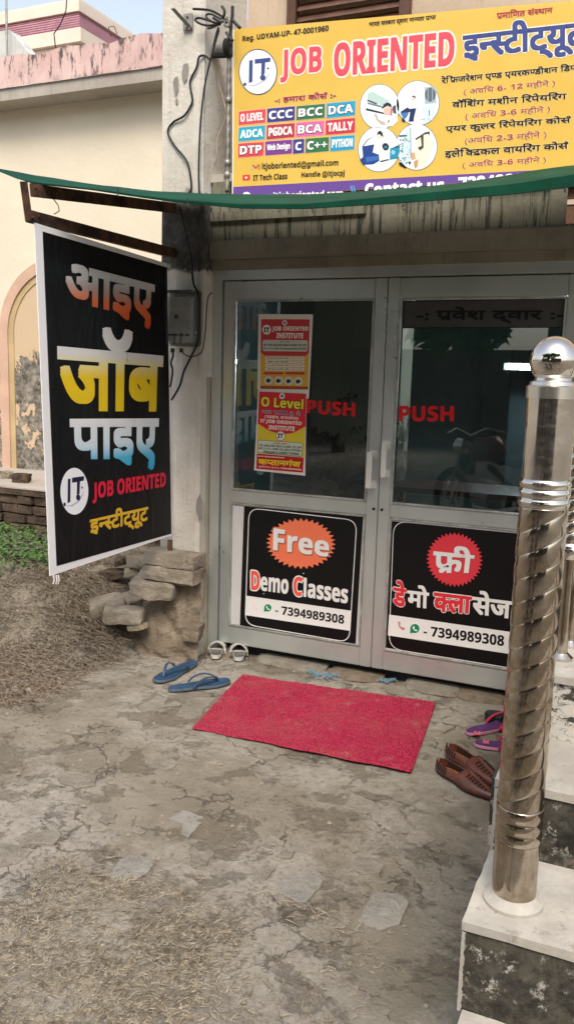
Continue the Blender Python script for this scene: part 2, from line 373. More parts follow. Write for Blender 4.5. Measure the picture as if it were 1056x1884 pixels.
n.set(n.mix(n.ramp(n.noise(9, 6), .4, .7), (.60, .55, .49), (.72, .68, .62)), n.ramp(sm, .3, .75, .06, .22), 1., .5).bump(n.noise(11, 4, .5, 0, n.co((1, 1, .5))), .10, .01); M['chrome'] = n.m
n = N('dirty_stainless_steel'); n.set(n.mix(n.ramp(n.noise(11, 7, .7), .4, .7), (.36, .29, .22), (.56, .50, .43)), n.ramp(n.noise(14, 5), .3, .7, .07, .20), 1., .5); M['chrome_dirty'] = n.m
# stair: white marble-like tread paint, black moulded risers
n = N('white_tread_paint'); a = n.noise(9, 9, .7); g = n.noise(70, 4, .6)
c = n.mix(n.ramp(a, .35, .7), (.36, .335, .29), (.50, .47, .415)); c = n.mix(n.ramp(n.noise(2.5, 8, .7), .45, .65, 0, .55), c, (.27, .245, .20)); c = n.mix(n.ramp(n.noise(14, 8, .75), .57, .66, 0, .5), c, (.17, .15, .12)); c = n.mix(n.ramp(g, .66, .73, 0, .6), c, (.12, .11, .1))
n.set(c, .6, 0, .35).bump(a, .15, .005); M['tread'] = n.m
n = N('mouldy_riser_plaster'); a = n.noise(7, 10, .75, .6); g = n.noise(30, 7, .8)
c = n.mix(n.ramp(a, .35, .6), (.016, .015, .012), (.085, .076, .060)); c = n.mix(n.ramp(n.noise(19, 8, .8), .45, .62, 0, .7), c, (.020, .019, .015)); c = n.mix(n.math('MULTIPLY', n.ramp(g, .54, .62, 0, .85), n.ramp(n.noise(5, 6, .7), .46, .58)), c, (.46, .43, .38)); c = n.mix(n.ramp(n.noise(4, 8, .7, 1), .62, .68, 0, .6), c, (.16, .14, .11))
n.set(c, .9, 0, .2).bump(g, .5, .01); M['riser'] = n.m
n = N('flaking_riser_whitewash'); a = n.noise(8, 9, .7, .3)
wv = n.t.nodes.new('ShaderNodeTexNoise'); wv.inputs['Scale'].default_value = 9; wv.inputs['Detail'].default_value = 8; n.t.links.new(n.co(), wv.inputs['Vector']); c = n.mix(n.ramp(a, .47, .50), (.45, .42, .37), (.05, .045, .038)); ed = n.vor(6, 'DISTANCE_TO_EDGE', wv.outputs['Color']); c = n.mix(n.ramp(ed, .03, .0, 0, .8), c, (.06, .05, .04)); n.set(c, .9, 0, .2).bump(a, .4, .01); M['riser_white'] = n.m
def stone_mat(name, c1, c2, dark=.3):
    n = N(name); a = n.noise(5, 9, .7); b = n.noise(24, 8, .75)
    c = n.mix(n.ramp(a, .35, .65), c1, c2); c = n.mix(n.ramp(b, .5, .7, 0, .5), c, tuple(x*dark for x in c1)); c = n.mix(n.ramp(b, .42, .3, 0, .4), c, tuple(min(x*1.5, .6) for x in c2))
    n.set(c, .92, 0, .2).bump(n.math('ADD', a, b), .9, .025); return n.m
M['stone'] = stone_mat('grey_brown_stone', (.27, .225, .17), (.40, .345, .27))
M['stone_dark'] = stone_mat('dark_mossy_brick', (.060, .044, .031), (.150, .108, .075))
M['mortar'] = stone_mat('muddy_mortar', (.20, .155, .11), (.32, .26, .19))
M['flag'] = stone_mat('pale_flush_stone', (.30, .275, .235), (.385, .355, .31), .5)
M['flag_dull'] = stone_mat('dusty_flush_stone', (.255, .225, .18), (.345, .31, .255), .5)
n = N('green_tarpaulin'); a = n.noise(6, 6, .6); n.set(n.mix(n.ramp(a, .35, .7), (.003, .042, .024), (.005, .066, .038)), .7, 0, .12).bump(n.noise(90, 3), .2, .003); M['tarp'] = n.m
n = N('tinted_door_glass'); out = n.t.nodes['Material Output']; tr = n.t.nodes.new('ShaderNodeBsdfTransparent'); gl = n.t.nodes.new('ShaderNodeBsdfGlossy')
tr.inputs[0].default_value = (.60, .66, .66, 1); gl.inputs['Roughness'].default_value = .012; gl.inputs[0].default_value = (.9, .92, .92, 1)
fr = n.t.nodes.new('ShaderNodeFresnel'); fr.inputs[0].default_value = 1.75
wb = n.t.nodes.new('ShaderNodeBump'); wb.inputs['Strength'].default_value = .02; wb.inputs['Distance'].default_value = .02; n.t.links.new(n.noise(1.3, 2), wb.inputs['Height']); n.t.links.new(wb.outputs[0], gl.inputs['Normal'])
mx = n.t.nodes.new('ShaderNodeMixShader'); n.t.links.new(fr.outputs[0], mx.inputs[0]); n.t.links.new(tr.outputs[0], mx.inputs[1]); n.t.links.new(gl.outputs[0], mx.inputs[2])
df = n.t.nodes.new('ShaderNodeBsdfDiffuse'); df.inputs[0].default_value = (.30, .28, .25, 1); m2 = n.t.nodes.new('ShaderNodeMixShader')
n.t.links.new(n.ramp(n.noise(7, 9, .7), .4, .8, .006, .04), m2.inputs[0]); n.t.links.new(mx.outputs[0], m2.inputs[1]); n.t.links.new(df.outputs[0], m2.inputs[2]); n.t.links.new(m2.outputs[0], out.inputs[0]); M['glass'] = n.m
# ================================================================ ground
def sst(a, b, x): t = np.clip((x-a)/(b-a), 0, 1); return t*t*(3-2*t)
def gh(x, y):
    x = np.asarray(x, float); y = np.asarray(y, float)
    bank = sst(-.42, -1.0, x)*sst(-1.5, -.2, y)*.17*(1-sst(2, 4, y)) + sst(-.35, -.62, x)*sst(-.75, -.05, y)*.20*(1-sst(.9, 1.6, y))
    bank = bank*(1-.45*sst(.75, 1.25, y))
    w = .006*np.sin(2.1*x+.7)*np.cos(1.7*y+1.1) + .004*np.sin(5.3*x+2*y) + .003*np.sin(9.1*y-4*x)
    flatd = (1-np.exp(-((x-.86)/1.1)**4-((y+.45)/.8)**4)*.8)
    return bank + w*flatd*np.where((abs(x) < 6) & (abs(y) < 6), 1, 0) - .006
def axis(far_lo, lo, hi, step, far_hi): return np.concatenate([far_lo, np.arange(lo, hi, step), far_hi])
gx = axis([-600, -150, -50, -20, -9], -5, 3.2, .03, [5, 9, 20, 50, 150, 600]); gy = axis([-600, -150, -50, -20, -9], -4.4, 2.4, .03, [4, 9, 20, 50, 150, 600])
GX, GY = np.meshgrid(gx, gy); GZ = gh(GX, GY); nx, ny = len(gx), len(gy)
for _ in range(3):
    pass
fine = np.zeros_like(GZ); rs = np.random.default_rng(3)
for sc_, am in ((8, .0035), (3, .0022), (1, .0012)):
    q = rs.normal(size=(ny//sc_+3, nx//sc_+3)); iy = np.arange(ny)/sc_; ix = np.arange(nx)/sc_; y0 = iy.astype(int); x0 = ix.astype(int); fy = (iy-y0)[:, None]; fx = (ix-x0)[None]
    fine += am*((q[y0][:, x0]*(1-fx)+q[y0][:, x0+1]*fx)*(1-fy)+(q[y0+1][:, x0]*(1-fx)+q[y0+1][:, x0+1]*fx)*fy)
inner = (abs(GX+.9) < 4.2) & (GY > -4.5) & (GY < 2.5); GZ = GZ+np.where(inner, fine, 0)
idx = np.arange(nx*ny).reshape(ny, nx); qf = np.stack([idx[:-1, :-1], idx[:-1, 1:], idx[1:, 1:], idx[1:, :-1]], -1).reshape(-1, 4)
me = bpy.data.meshes.new('ground'); me.from_pydata(np.stack([GX, GY, GZ], -1).reshape(-1, 3).tolist(), [], qf.tolist()); me.materials.append(M['ground'])
ground = link('ground', me, smooth=True); props(ground, kind='structure')
# flush stones and flakes of old concrete set in the dirt (photo outlines on the ground plane)
z4 = zoomed(0, 1380, 1056/500); z5 = zoomed(400, 1400, 1056/500); zc = zoomed(0, 980, 2.64)
flags = [(z5((230, 505), (255, 455), (345, 432), (412, 468), (395, 500), (340, 552), (290, 540)), 'flag', .012), (z5((550, 622), (590, 530), (620, 508), (715, 522), (740, 545), (712, 635), (640, 660), (575, 640)), 'flag', .012),
    (z5((520, 405), (530, 370), (590, 365), (650, 395), (625, 430), (560, 432)), 'flag_dull', .009), (z5((125, 465), (150, 420), (190, 402), (225, 415), (180, 465)), 'flag_dull', .008),
    (z4((428, 480), (460, 430), (498, 398), (560, 405), (604, 430), (575, 470), (500, 510), (440, 505)), 'flag', .011), (z4((62, 335), (150, 282), (205, 292), (245, 322), (205, 352), (80, 350)), 'flag_dull', .010),
    (z4((0, 350), (60, 352), (128, 380), (80, 425), (0, 440)), 'flag_dull', .010), (z4((655, 270), (715, 232), (805, 268), (770, 300), (735, 338), (702, 325), (710, 290)), 'flag', .009),
    (z4((385, 262), (405, 238), (440, 240), (448, 272), (410, 280)), 'flag_dull', .008), (z4((510, 305), (540, 295), (570, 310), (545, 326)), 'flag_dull', .008),
    (z4((735, 395), (760, 362), (770, 395), (815, 385), (835, 400), (800, 440), (745, 442)), 'flag_dull', .007), (z4((965, 505), (985, 455), (1050, 460), (1056, 480), (1010, 515)), 'flag_dull', .008),
    (zc((850, 885), (930, 800), (1056, 800), (1000, 850), (950, 905)), 'flag_dull', .008), (zc((660, 850), (760, 790), (820, 800), (790, 840), (700, 870)), 'flag_dull', .007),
    (z5((730, 300), (745, 260), (800, 262), (845, 300), (800, 322)), 'flag_dull', .008), (z5((490, 175), (520, 120), (600, 150), (640, 190), (560, 200)), 'flag_dull', .007),
    (z4((210, 90), (290, 75), (380, 90), (370, 130), (300, 140), (230, 120)), 'flag_dull', .007), (z5((740, 110), (790, 85), (890, 120), (850, 150), (780, 140)), 'flag_dull', .007),
    (z5((230, 365), (260, 340), (300, 345), (285, 375)), 'flag_dull', .008), (z4((560, 30), (640, 20), (700, 45), (650, 75), (580, 60)), 'flag_dull', .006)]
for pts, mt, h in flags:
    # dense, irregular outline
    out = []
    for i, p in enumerate(pts):
        q = pts[(i+1) % len(pts)]
        for k in range(4): t = k/4; out.append((p[0]+(q[0]-p[0])*t+random.uniform(-2.0, 2.0), p[1]+(q[1]-p[1])*t+random.uniform(-1.3, 1.3)))
    P = [ZP(u, v, 0) for u, v in out]; c = sum(P, Vector())/len(P); zt = float(gh(c.x, c.y)); n_ = len(P); mb = MB()
    top = [Vector((p.x, p.y, zt+h*.45+random.uniform(-.0015, .0015))) for p in P]; inn = [c.lerp(t, .95)+Vector((0, 0, .003)) for t in top]
    for t in inn: t.z = zt+h*.45+.0015
    mb.v = [tuple(p-Vector((0, 0, .05))) for p in top]+[tuple(p) for p in top]+[tuple(p) for p in inn]
    mb.f = [(i, (i+1) % n_, n_+(i+1) % n_, n_+i) for i in range(n_)]+[(n_+i, n_+(i+1) % n_, 2*n_+(i+1) % n_, 2*n_+i) for i in range(n_)]+[tuple(range(2*n_, 3*n_))]; mb.i = [0]*len(mb.f)
    mb.build('stone', M[mt], ground)
# ================================================================ far cream house on the left (parallel to the shop, two metres further back)
YW, YF = 2.35, 1.30
zt = YP(0, 893, YF).z       # plinth top
house = empty('cream_house', (-2.5, YW, 0), 'old cream house with peeling lower paint, arched niche and pink parapet, beside the shop', 'house')
ztop, zbot = YP(150, 85, YW-.25).z, YP(150, 143, YW-.25).z
XE = .3
MB().box((-9, YW, -.1), (XE, YW+.3, zbot+.05)).build('wall', M['cream_wall'], house)
mb = MB(); xs = np.linspace(-9, XE, 60); prev = None
for i in range(len(xs)-1):
    t0 = ztop+.015*math.sin(xs[i]*9)+.012*math.sin(xs[i]*23); t1 = ztop+.015*math.sin(xs[i+1]*9)+.012*math.sin(xs[i+1]*23)
    a, b = xs[i], xs[i+1]; y0, y1 = YW-.27, YW+.2
    mb.add([(a, y0, zbot), (b, y0, zbot), (b, y0, t1), (a, y0, t0), (a, y1, t0), (b, y1, t1)], [(0, 1, 2, 3), (3, 2, 5, 4)])
mb.build('parapet', M['parapet'], house)
MB().box((-9, YW-.25, zbot-.10), (XE, YW+.01, zbot+.002)).build('eave_slab', M['grey_underside'], house)
# arched niche: pink surround band, recessed face, tan inner band
nw = lambda u, v: YP(u, v, YW)
ax = (YP(8, 700, YW).x + YP(176, 700, YW).x)/2+.02; ar = YP(66, 520, YW).x
zs = YP(20, 615, YW).z; xl_o = YP(4, 620, YW).x; xl_i = YP(19, 620, YW).x; ztip = YP(66, 476, YW).z
W_o = ztip-zs; cx = xl_o+W_o; Wi = W_o-(xl_i-xl_o)
def arch_band(r0, r1, y0, y1, mt, name, zb):
    mb = MB(); pts = [(-1, 0)]+[(math.cos(PI-PI*k/28), math.sin(PI-PI*k/28)) for k in range(29)]+[(1, 0)]
    pin = []; pout = []
    for i, (cx_, sz_) in enumerate(pts):
        z = zs+sz_; 
        if i in (0, 30): pin.append((cx+cx_*r0, zb)); pout.append((cx+cx_*r1, zb))
        else: pin.append((cx+cx_*r0, zs+sz_*r0)); pout.append((cx+cx_*r1, zs+sz_*r1))
    n_ = len(pts); mb.v = [(x, y0, z) for x, z in pin]+[(x, y0, z) for x, z in pout]+[(x, y1, z) for x, z in pin]+[(x, y1, z) for x, z in pout]
    mb.f = []
    for i in range(n_-1): mb.f += [(i, i+1, n_+i+1, n_+i), (i+1, i, 2*n_+i, 2*n_+i+1), (n_+i, n_+i+1, 3*n_+i+1, 3*n_+i)]
    mb.i = [0]*len(mb.f); return mb.build(name, mt, house)
arch_band(Wi, W_o, YW-.035, YW, plain('pink_arch_paint', (.62, .41, .30), .85, var=.08, scale=4), 'arch_moulding', zt)
arch_band(Wi*.90, Wi, YW-.018, YW, plain('ochre_arch_paint', (.55, .41, .22), .85, var=.1, scale=4), 'arch_inner_band', zt)
mb = MB(); pts = [(cx-Wi*.9, zt)]+[(cx-Wi*.9*math.cos(PI*k/28), zs+Wi*.9*math.sin(PI*k/28)) for k in range(29)]+[(cx+Wi*.9, zt)]
mb.poly([(x, YW-.008, z) for x, z in pts]); mb.build('niche_panel', M['niche'], house)
MB().box((YP(0, 700, YW).x-1.6, YW-.030, zt), (xl_o-.004, YW+.01, YP(10, 640, YW).z)).build('pilaster', M['pink_wall'], house)
MB().box((-9, YF-.018, zt-.012), (XE, YW, zt)).build('plinth_screed', M['grey_underside'], house); MB().box((-9, YF-.012, zt-.062), (XE, YW, zt-.0125), .0).build('plinth_slab', M['stone_dark'], house)
MB().box((-9, YF+.10, -.1), (XE, YW, zt-.056)).build('plinth_core', M['mortar'], house)
zz = zt-.065; r_ = 0
while zz > .0:
    x = -4.2+random.uniform(0, .15)
    while x < -1.2:
        w = random.uniform(.14, .26); h = .072
        mb = MB().box((x, YF+random.uniform(-.015, .03), zz-h), (x+w-.014, YF+.14, zz-.008), .007)
        mb.build('brick', M['stone_dark'], house); x += w
    zz -= .078; r_ += 1
# loose rubble standing on the plinth
c = YP(40, 872, YF+.25)
props(rock('brick_piece', (c.x, YF+.25, zt+.04), (.16, .10, .085), M['stone_dark'], seed=4), 'broken brick lying on the plinth edge in front of the cream house wall', 'brick')
c = YP(14, 868, YF+.4)
props(rock('rubble_piece', (c.x, YF+.4, zt+.03), (.11, .09, .07), M['stone'], seed=7), 'small grey rubble lump on the plinth, at the foot of the pink pilaster', 'rubble')
# ================================================================ houses further off
def at20(u, v): return YP(u, v, 20)
ph = empty('pink_roofed_house', (-20, 22, 0), 'distant house with pink tiled skirt roof and cream eaves under the sky', 'house')
a = at20(145, 22); b0 = at20(157, 57); zT, zB = a.z, b0.z; xc, xo = a.x, b0.x
Mc = plain('cream_eave_paint', (.72, .60, .50), .8, var=.05, scale=1); n = N('pink_roof_tiles'); br = n.t.nodes.new('ShaderNodeTexBrick')
n.t.links.new(n.tc.outputs['Object'], br.inputs[0]); 
Mp = plain('pink_roof_tile', (.42, .20, .24), .8, var=.12, scale=3)
ov = (xo-xc)
# sloping skirt built of overlapping tile courses
for k in range(7):
    t0, t1 = k/7, (k+1)/7+.02; z0, z1 = zB+(zT-zB)*t0, zB+(zT-zB)*min(t1, 1); o0, o1 = ov*(1-t0)+.02, ov*(1-min(t1, 1))-.01
    MB().add([(xc-16, 20-o0, z0), (xc+o0, 20-o0, z0), (xc+o1, 20-o1, z1), (xc-16, 20-o1, z1), (xc+o0, 32, z0), (xc+o1, 32, z1)], [(0, 1, 2, 3), (1, 4, 5, 2)]).build('tile_course', Mp, ph)
MB().box((xc-16, 20-.10, zT), (xc+.10, 32, zT+.30)).box((xc-16, 20-.02, zT+.3), (xc+.02, 32, zT+.42)).build('cornice', Mc, ph)
MB().box((xc-16, 20-ov-.08, zB-.42), (xc+ov+.08, 32, zB)).box((xc-16, 20-ov+.1, zB-.62), (xc+ov-.1, 32, zB-.43)).build('eave', Mc, ph)
MB().box((xc-16, 20.3, 0), (xc-.3, 31.5, zT)).build('wall', plain('pale_house_wall', (.62, .52, .46), .85, var=.06, scale=.6), ph)
wt = empty('roof_wall', (-8, 4.6, 0), 'low white stained wall on the roof behind the pink parapet', 'wall')
pA = YP(0, 58, 4.6); pB = YP(56, 100, 4.6)
MB().add([(pA.x-3, 4.6, 3), (pB.x, 4.6, 3), (pB.x, 4.6, pB.z), (pA.x+.15, 4.6, pA.z), (pA.x-3, 4.6, pA.z+.1), (pA.x-3, 4.8, 3), (pB.x, 4.8, 3), (pB.x, 4.8, pB.z), (pA.x+.15, 4.8, pA.z), (pA.x-3, 4.8, pA.z+.1)],
    [(0, 1, 2, 3, 4), (9, 8, 7, 6, 5), (4, 3, 8, 9), (3, 2, 7, 8), (2, 1, 6, 7)]).build('parapet', plaster('stained_white_roof_wall', (.55, .55, .52), (.12, .12, .10), .8, .6), wt)
po = empty('roof_pole', (0, 0, 0), 'thin dark pole rising from the roof wall against the sky', 'pole'); p0 = YP(13, 66, 4.5); p1 = YP(12, -10, 4.5)
MB().tube([p0-Vector((0, 0, .6)), p1], .014, 6).build('pole', M['steel_dull'], po)
wr = [YP(*q, 4.4) for q in ((103, 88), (100, 62), (112, 45), (122, 20), (124, -5))]
props(MB().tube(wr, .007, 5).build('roof_wire', M['cable']), 'thin drooping wire hanging in front of the pink roof', 'wire')
wr = [YP(*q, 2.3) for q in ((205, 66), (200, 50), (210, 48), (216, 62))]
props(MB().tube(wr, .004, 5).build('rebar_stub', M['rust']), 'bent thin rebar sticking up from the pink parapet near the pillar', 'rebar')
# ================================================================ the shop building
shop = empty('shop_building', (.8, 0, 0), 'shop building with whitewashed pillar, stained lintel and cream upper wall around the glass doors', 'building')
yP = -.10
xl = YP(297, 700, yP).x; xr = YP(371, 700, yP).x; DL = YP(389, 800, 0).x      # pillar edges, door frame outer left
DR = 1.98; DT = 2.135
mb = MB()                                    # pillar: front face gently uneven
nz = 60; nxp = 8
for j in range(nz+1):
    z = -.05+4.3*j/nz
    for i in range(nxp+1): mb.v.append((xl+(xr-xl)*i/nxp, yP+.006*noise.noise((i*.8, z*2.5, 1)), z))
for j in range(nz):
    for i in range(nxp): a = j*(nxp+1)+i; mb.f.append((a, a+1, a+nxp+2, a+nxp+1)); mb.i.append(0)
mb.add([(xl, yP, -.05), (xl, yP, 4.25), (xl, .35, 4.25), (xl, .35, -.05)], [(0, 1, 2, 3)])
mb.add([(xr, yP, -.05), (xr, yP, 4.25), (xr, .35, 4.25), (xr, .35, -.05)], [(0, 3, 2, 1)])
mb.build('pillar', M['pillar'], shop)
# thin moulding strip, jamb
MB().box((xr+.001, -.045, -.05), (DL-.004, .30, 2.50)).build('jamb', M['facade'], shop)
MB().box((xr-.008, yP-.012, 1.55), (xr+.012, .02, 2.50)).build('corner_strip', M['pillar'], shop)
# peeled plaster chips on the pillar
for chip in ([(338, 118), (346, 116), (345, 145), (338, 152), (334, 135)], [(320, 145), (328, 140), (329, 165), (323, 176), (319, 160)], [(323, 182), (328, 180), (327, 190), (324, 192)], [(363, 918), (368, 908), (374, 925), (372, 948), (366, 960), (361, 935)]):
    mb = MB(); out = []
    for i, p in enumerate(chip):
        r2 = chip[(i+1) % len(chip)]
        for k in range(3): out.append((p[0]+(r2[0]-p[0])*k/3+random.uniform(-.8, .8), p[1]+(r2[1]-p[1])*k/3+random.uniform(-.8, .8)))
    mb.poly([YP(u, v, yP-.0085) for u, v in out]).build('bare_plaster_chip', M['chipm'], shop)
# lintel zone
zA = 2.165; zB_ = 2.262; zC = 2.355; zD = 2.40
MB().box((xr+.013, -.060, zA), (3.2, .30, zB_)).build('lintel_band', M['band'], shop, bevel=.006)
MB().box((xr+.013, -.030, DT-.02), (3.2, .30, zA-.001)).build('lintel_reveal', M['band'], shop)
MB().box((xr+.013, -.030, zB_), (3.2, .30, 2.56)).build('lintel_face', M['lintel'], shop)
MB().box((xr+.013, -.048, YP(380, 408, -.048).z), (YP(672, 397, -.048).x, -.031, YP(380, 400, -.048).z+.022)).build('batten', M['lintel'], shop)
MB().box((DR, -.02, -.05), (3.2, .30, DT-.02)).build('side_wall', M['facade'], shop)
# upper storey, set back behind the banner
MB().box((xr+.001, .36, 2.561), (6.5, .60, 5.2)).build('upper_wall', plaster('cream_upper_plaster', (.55, .44, .33), (.32, .24, .17), .3, .4), shop)
MB().box((xr+.001, -.03, 2.561), (6.5, .36, 2.60)).build('balcony_slab', M['grey_underside'], shop)
MB().lathe([(.085, 0), (.085, 2.4)], (YP(398, 250, .22).x, .22, 2.6), 20).build('round_column', M['facade'], shop, smooth=True, auto=True)
# louvred shutter above the banner
s0 = YP(533, 28, .34); s1 = YP(738, 20, .34)
sh = MB().box((s0.x, .30, s0.z-.5), (s0.x+.05, .355, s0.z+.6)).box((s1.x, .30, s0.z-.5), (s1.x+.05, .355, s0.z+.6)).box((s0.x+.05, .30, s0.z+.55), (s1.x, .355, s0.z+.6)).box((s0.x+.05, .30, s0.z-.5), (s1.x, .355, s0.z-.45)).build('shutter_window', M['dark_wood'], shop)
for k in range(18):
    z = s0.z-.43+k*.054; MB().hexa([(s0.x+.055, .312, z), (s1.x-.005, .312, z), (s1.x-.005, .345, z+.036), (s0.x+.055, .345, z+.036)], (0, .005, .012)).build('slat', M['dark_wood'], sh)
# room behind the glass
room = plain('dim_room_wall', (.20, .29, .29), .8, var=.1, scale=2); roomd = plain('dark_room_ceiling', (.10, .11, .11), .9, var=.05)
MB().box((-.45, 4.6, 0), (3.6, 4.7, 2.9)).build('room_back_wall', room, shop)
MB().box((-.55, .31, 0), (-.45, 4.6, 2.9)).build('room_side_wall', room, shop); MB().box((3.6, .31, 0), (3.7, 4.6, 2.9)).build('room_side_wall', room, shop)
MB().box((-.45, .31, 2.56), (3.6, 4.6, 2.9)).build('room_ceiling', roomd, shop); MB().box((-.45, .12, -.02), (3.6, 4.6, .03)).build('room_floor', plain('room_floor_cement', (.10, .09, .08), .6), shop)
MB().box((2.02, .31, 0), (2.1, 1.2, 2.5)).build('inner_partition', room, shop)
# ================================================================ glass double door
W = .914; A = .0637; ZT, ZGT, ZGB, ZPT, ZPB, ZB = 2.06, 1.9617, .9475, .8647, .1684, .06
door = empty('glass_double_door', (W, 0, 0), 'aluminium double door with dark glass above and black notice panels below, at the shop entrance', 'door')
YG = .014; YPN = .006
gp = lambda u, v: YP(u, v, YG); pp = lambda u, v: YP(u, v, YPN); wx = lambda x, z: Vector((x, YPN, z))
MB().box((DL, -.012, -.02), (-.004, .09, DT)).box((2*W+.005, -.012, -.02), (2*W+.075, .09, DT)).box((-.004, -.012, ZT+.004), (2*W+.005, .09, DT)).build('door_frame', M['alu'], door, bevel=.003)
leaves = []
MB().box((-.06, .043, ZT-.015), (2*W+.06, .062, ZT+.03)).box((W-.02, .0435, .07), (W+.02, .060, ZT-.016)).box((-.02, .0435, .07), (.012, .060, ZT-.016)).box((2*W-.012, .0435, .07), (2*W+.02, .060, ZT-.016)).build('gap_light_stop', M['gasket'], door)  # unseen strips added behind the leaf gaps to block light from the room
MB().box((-.06, .07, -.02), (2*W+.06, .11, .064)).build('sill_light_block', M['gasket'], door)  # unseen block added inside so the gap under the leaves stays dark
def ang(px): return px
for k in (0, 1):
    x0 = k*W+.002; x1 = (k+1)*W-.002; g0 = k*W+A; g1 = (k+1)*W-A
    mb = MB()
    for a, b in (((x0, 0, ZB), (g0, .042, ZT)), ((g1, 0, ZB), (x1, .042, ZT))): mb.box(a, b)
    for za, zb in ((ZGT, ZT-.002), (ZPT+.006, ZGB-.006), (ZB, ZPB-.004)): mb.box((g0+.0005, .002, za), (g1-.0005, .040, zb))
    leaf = mb.build('door_leaf', M['alu'], door, bevel=.004)
    leaves.append(leaf)
    bd = MB()        # glazing beads, mitred by butting
    for za, zb in ((ZGB-.005, ZGT-.001), (ZPB-.003, ZPT+.005)):
        bd.box((g0+.001, -.003, za), (g0+.011, .012, zb)).box((g1-.011, -.003, za), (g1-.001, .012, zb)).box((g0+.012, -.0035, za), (g1-.012, .012, za+.009)).box((g0+.012, -.0035, zb-.009), (g1-.012, .012, zb))
    bd.build('glazing_bead', M['alu_worn'], leaf, bevel=.002)
    MB().box((g0+.0115, YG, ZGB+.004), (g1-.0115, YG+.004, ZGT-.010)).build('pane', M['glass'], leaf)
    MB().box((g0+.0115, YPN+.001, ZPB+.007), (g1-.0115, YPN+.009, ZPT-.005)).build('panel', plain('white_vinyl_panel', (.62, .61, .60), .45, var=.03), leaf)
    # pull handle: two feet, one bar, screws
    if k == 0: hx = YP(684, 865, -.02).x; za, zb = YP(684, 830, -.02).z, YP(684, 898, -.02).z; sgn = -1
    else: hx = YP(708, 845, -.02).x; za, zb = YP(708, 812, -.02).z, YP(708, 878, -.02).z; sgn = 1
    h = MB().box((hx-.020, -.009, zb-.003), (hx+.020, 0, zb+.038)).box((hx-.020, -.009, za-.038), (hx+.020, 0, za+.003)).box((hx-.013, -.050, zb+.002), (hx+.013, -.007, zb+.024)).box((hx-.012, -.050, za-.024), (hx+.012, -.007, za-.002)) \
        .box((hx+sgn*.004-.014, -.062, zb+.001), (hx+sgn*.004+.014, -.050, za-.001)).build('handle', plain('ivory_handle_metal', (.78, .765, .71), .35, .25, .05) if k == 0 else bpy.data.materials['ivory_handle_metal'], leaf, bevel=.003)
    for z in (zb+.016, za-.016): MB().tube([(hx+.008, -.008, z), (hx+.008, -.0105, z)], .0045, 8).build('screw', M['gasket'], leaf)
    z = ZGB-.04; lx = x1-.02 if k == 0 else x0+.02
    MB().tube([(lx, -.0005, z), (lx, -.003, z)], .008, 12).build('lock', M['gasket'], leaf)
K = '070708'; WH = 'e9e7e3'; RED = 'd8202c'; LRED = 'e5414b'
L0, L1 = leaves
z7 = zoomed(360, 880, 1056/360); z8 = zoomed(680, 880, 1056/376)
# left notice
q = z7((262, 150), (903, 209), (863, 893), (239, 800)); flat([q[0], (q[1][0], q[1][1]), q[2], q[3]], pp, ink(K), L0, 'notice', .0004)
oq = z7((287, 157), (872, 225), (830, 888), (265, 790)); rr = rrect(oq, .11)
ring(rr, pp, 1.5, ink(WH), L0, 'notice_outline', .0012)
flat(burst(*z7((568, 352))[0], 188/2.933, 138/2.933, 36, .87, .02), pp, ink('f07a55'), L0, 'starburst', .0008)
text('Free', z7((420, 268), (722, 318), (719, 425), (418, 388)), pp, ink(WH), L0, .032, (.06, ink('9a5340')))
a = z7((300, 498), (348, 503), (345, 608), (300, 600)); text('D', a, pp, ink('ef5a4c'), L0, .03, (.065, ink(WH)))
a = z7((352, 528), (503, 545), (500, 626), (350, 606)); text('emo', a, pp, ink(WH), L0, .03)
a = z7((528, 528), (578, 533), (574, 638), (528, 632)); text('C', a, pp, ink('ef5a4c'), L0, .03, (.065, ink(WH)))
a = z7((584, 535), (824, 572), (820, 677), (582, 640)); text('lasses', a, pp, ink(WH), L0, .03)
flat(z7((273, 633), (840, 715), (834, 823), (268, 738)), pp, ink(WH), L0, 'white_band', .0008)
text('- 7394989308', z7((430, 684), (803, 738), (800, 787), (430, 730)), pp, ink(K), L0, .025)
def icons(zz, ph, wa, r, P, phc):
    x, y = ph; flat(zz((x-16, y-20), (x-8, y-24), (x-2, y-10), (x-7, y-4), (x+4, y+9), (x+11, y+5), (x+21, y+14), (x+14, y+23), (x+2, y+20), (x-13, y+3)), pp, ink(phc), P, 'phone_icon', .0012)
    x, y = wa; flat(zz(*ell(x, y, r+3, r+3, 28)), pp, ink('f6f6f2'), P, 'chat_icon', .0012); flat(zz(*(ell(x, y, r, r, 28))), pp, ink('11875a'), P, 'chat_icon', .0016)
    flat(zz((x-r*.98, y+r*.1), (x-r*.3, y+r*.9), (x-r*1.05, y+r*1.05)), pp, ink('11875a'), P, 'chat_icon', .0014)
    s = r/26; flat(zz((x-10*s, y-13*s), (x-4*s, y-14*s), (x, y-5*s), (x-4*s, y), (x+3*s, y+7*s), (x+8*s, y+4*s), (x+15*s, y+9*s), (x+10*s, y+15*s), (x, y+12*s), (x-11*s, y)), pp, ink('f4f4f0'), P, 'chat_icon', .0020)
icons(z7, (322, 690), (390, 699), 20, L0, 'f3dcd6')
for u, v in ((582, 513), (368, 622)): flat(z7(*ell(u, v, 3, 3, 8)), pp, ink(WH), L0, 'paint_fleck', .0012)
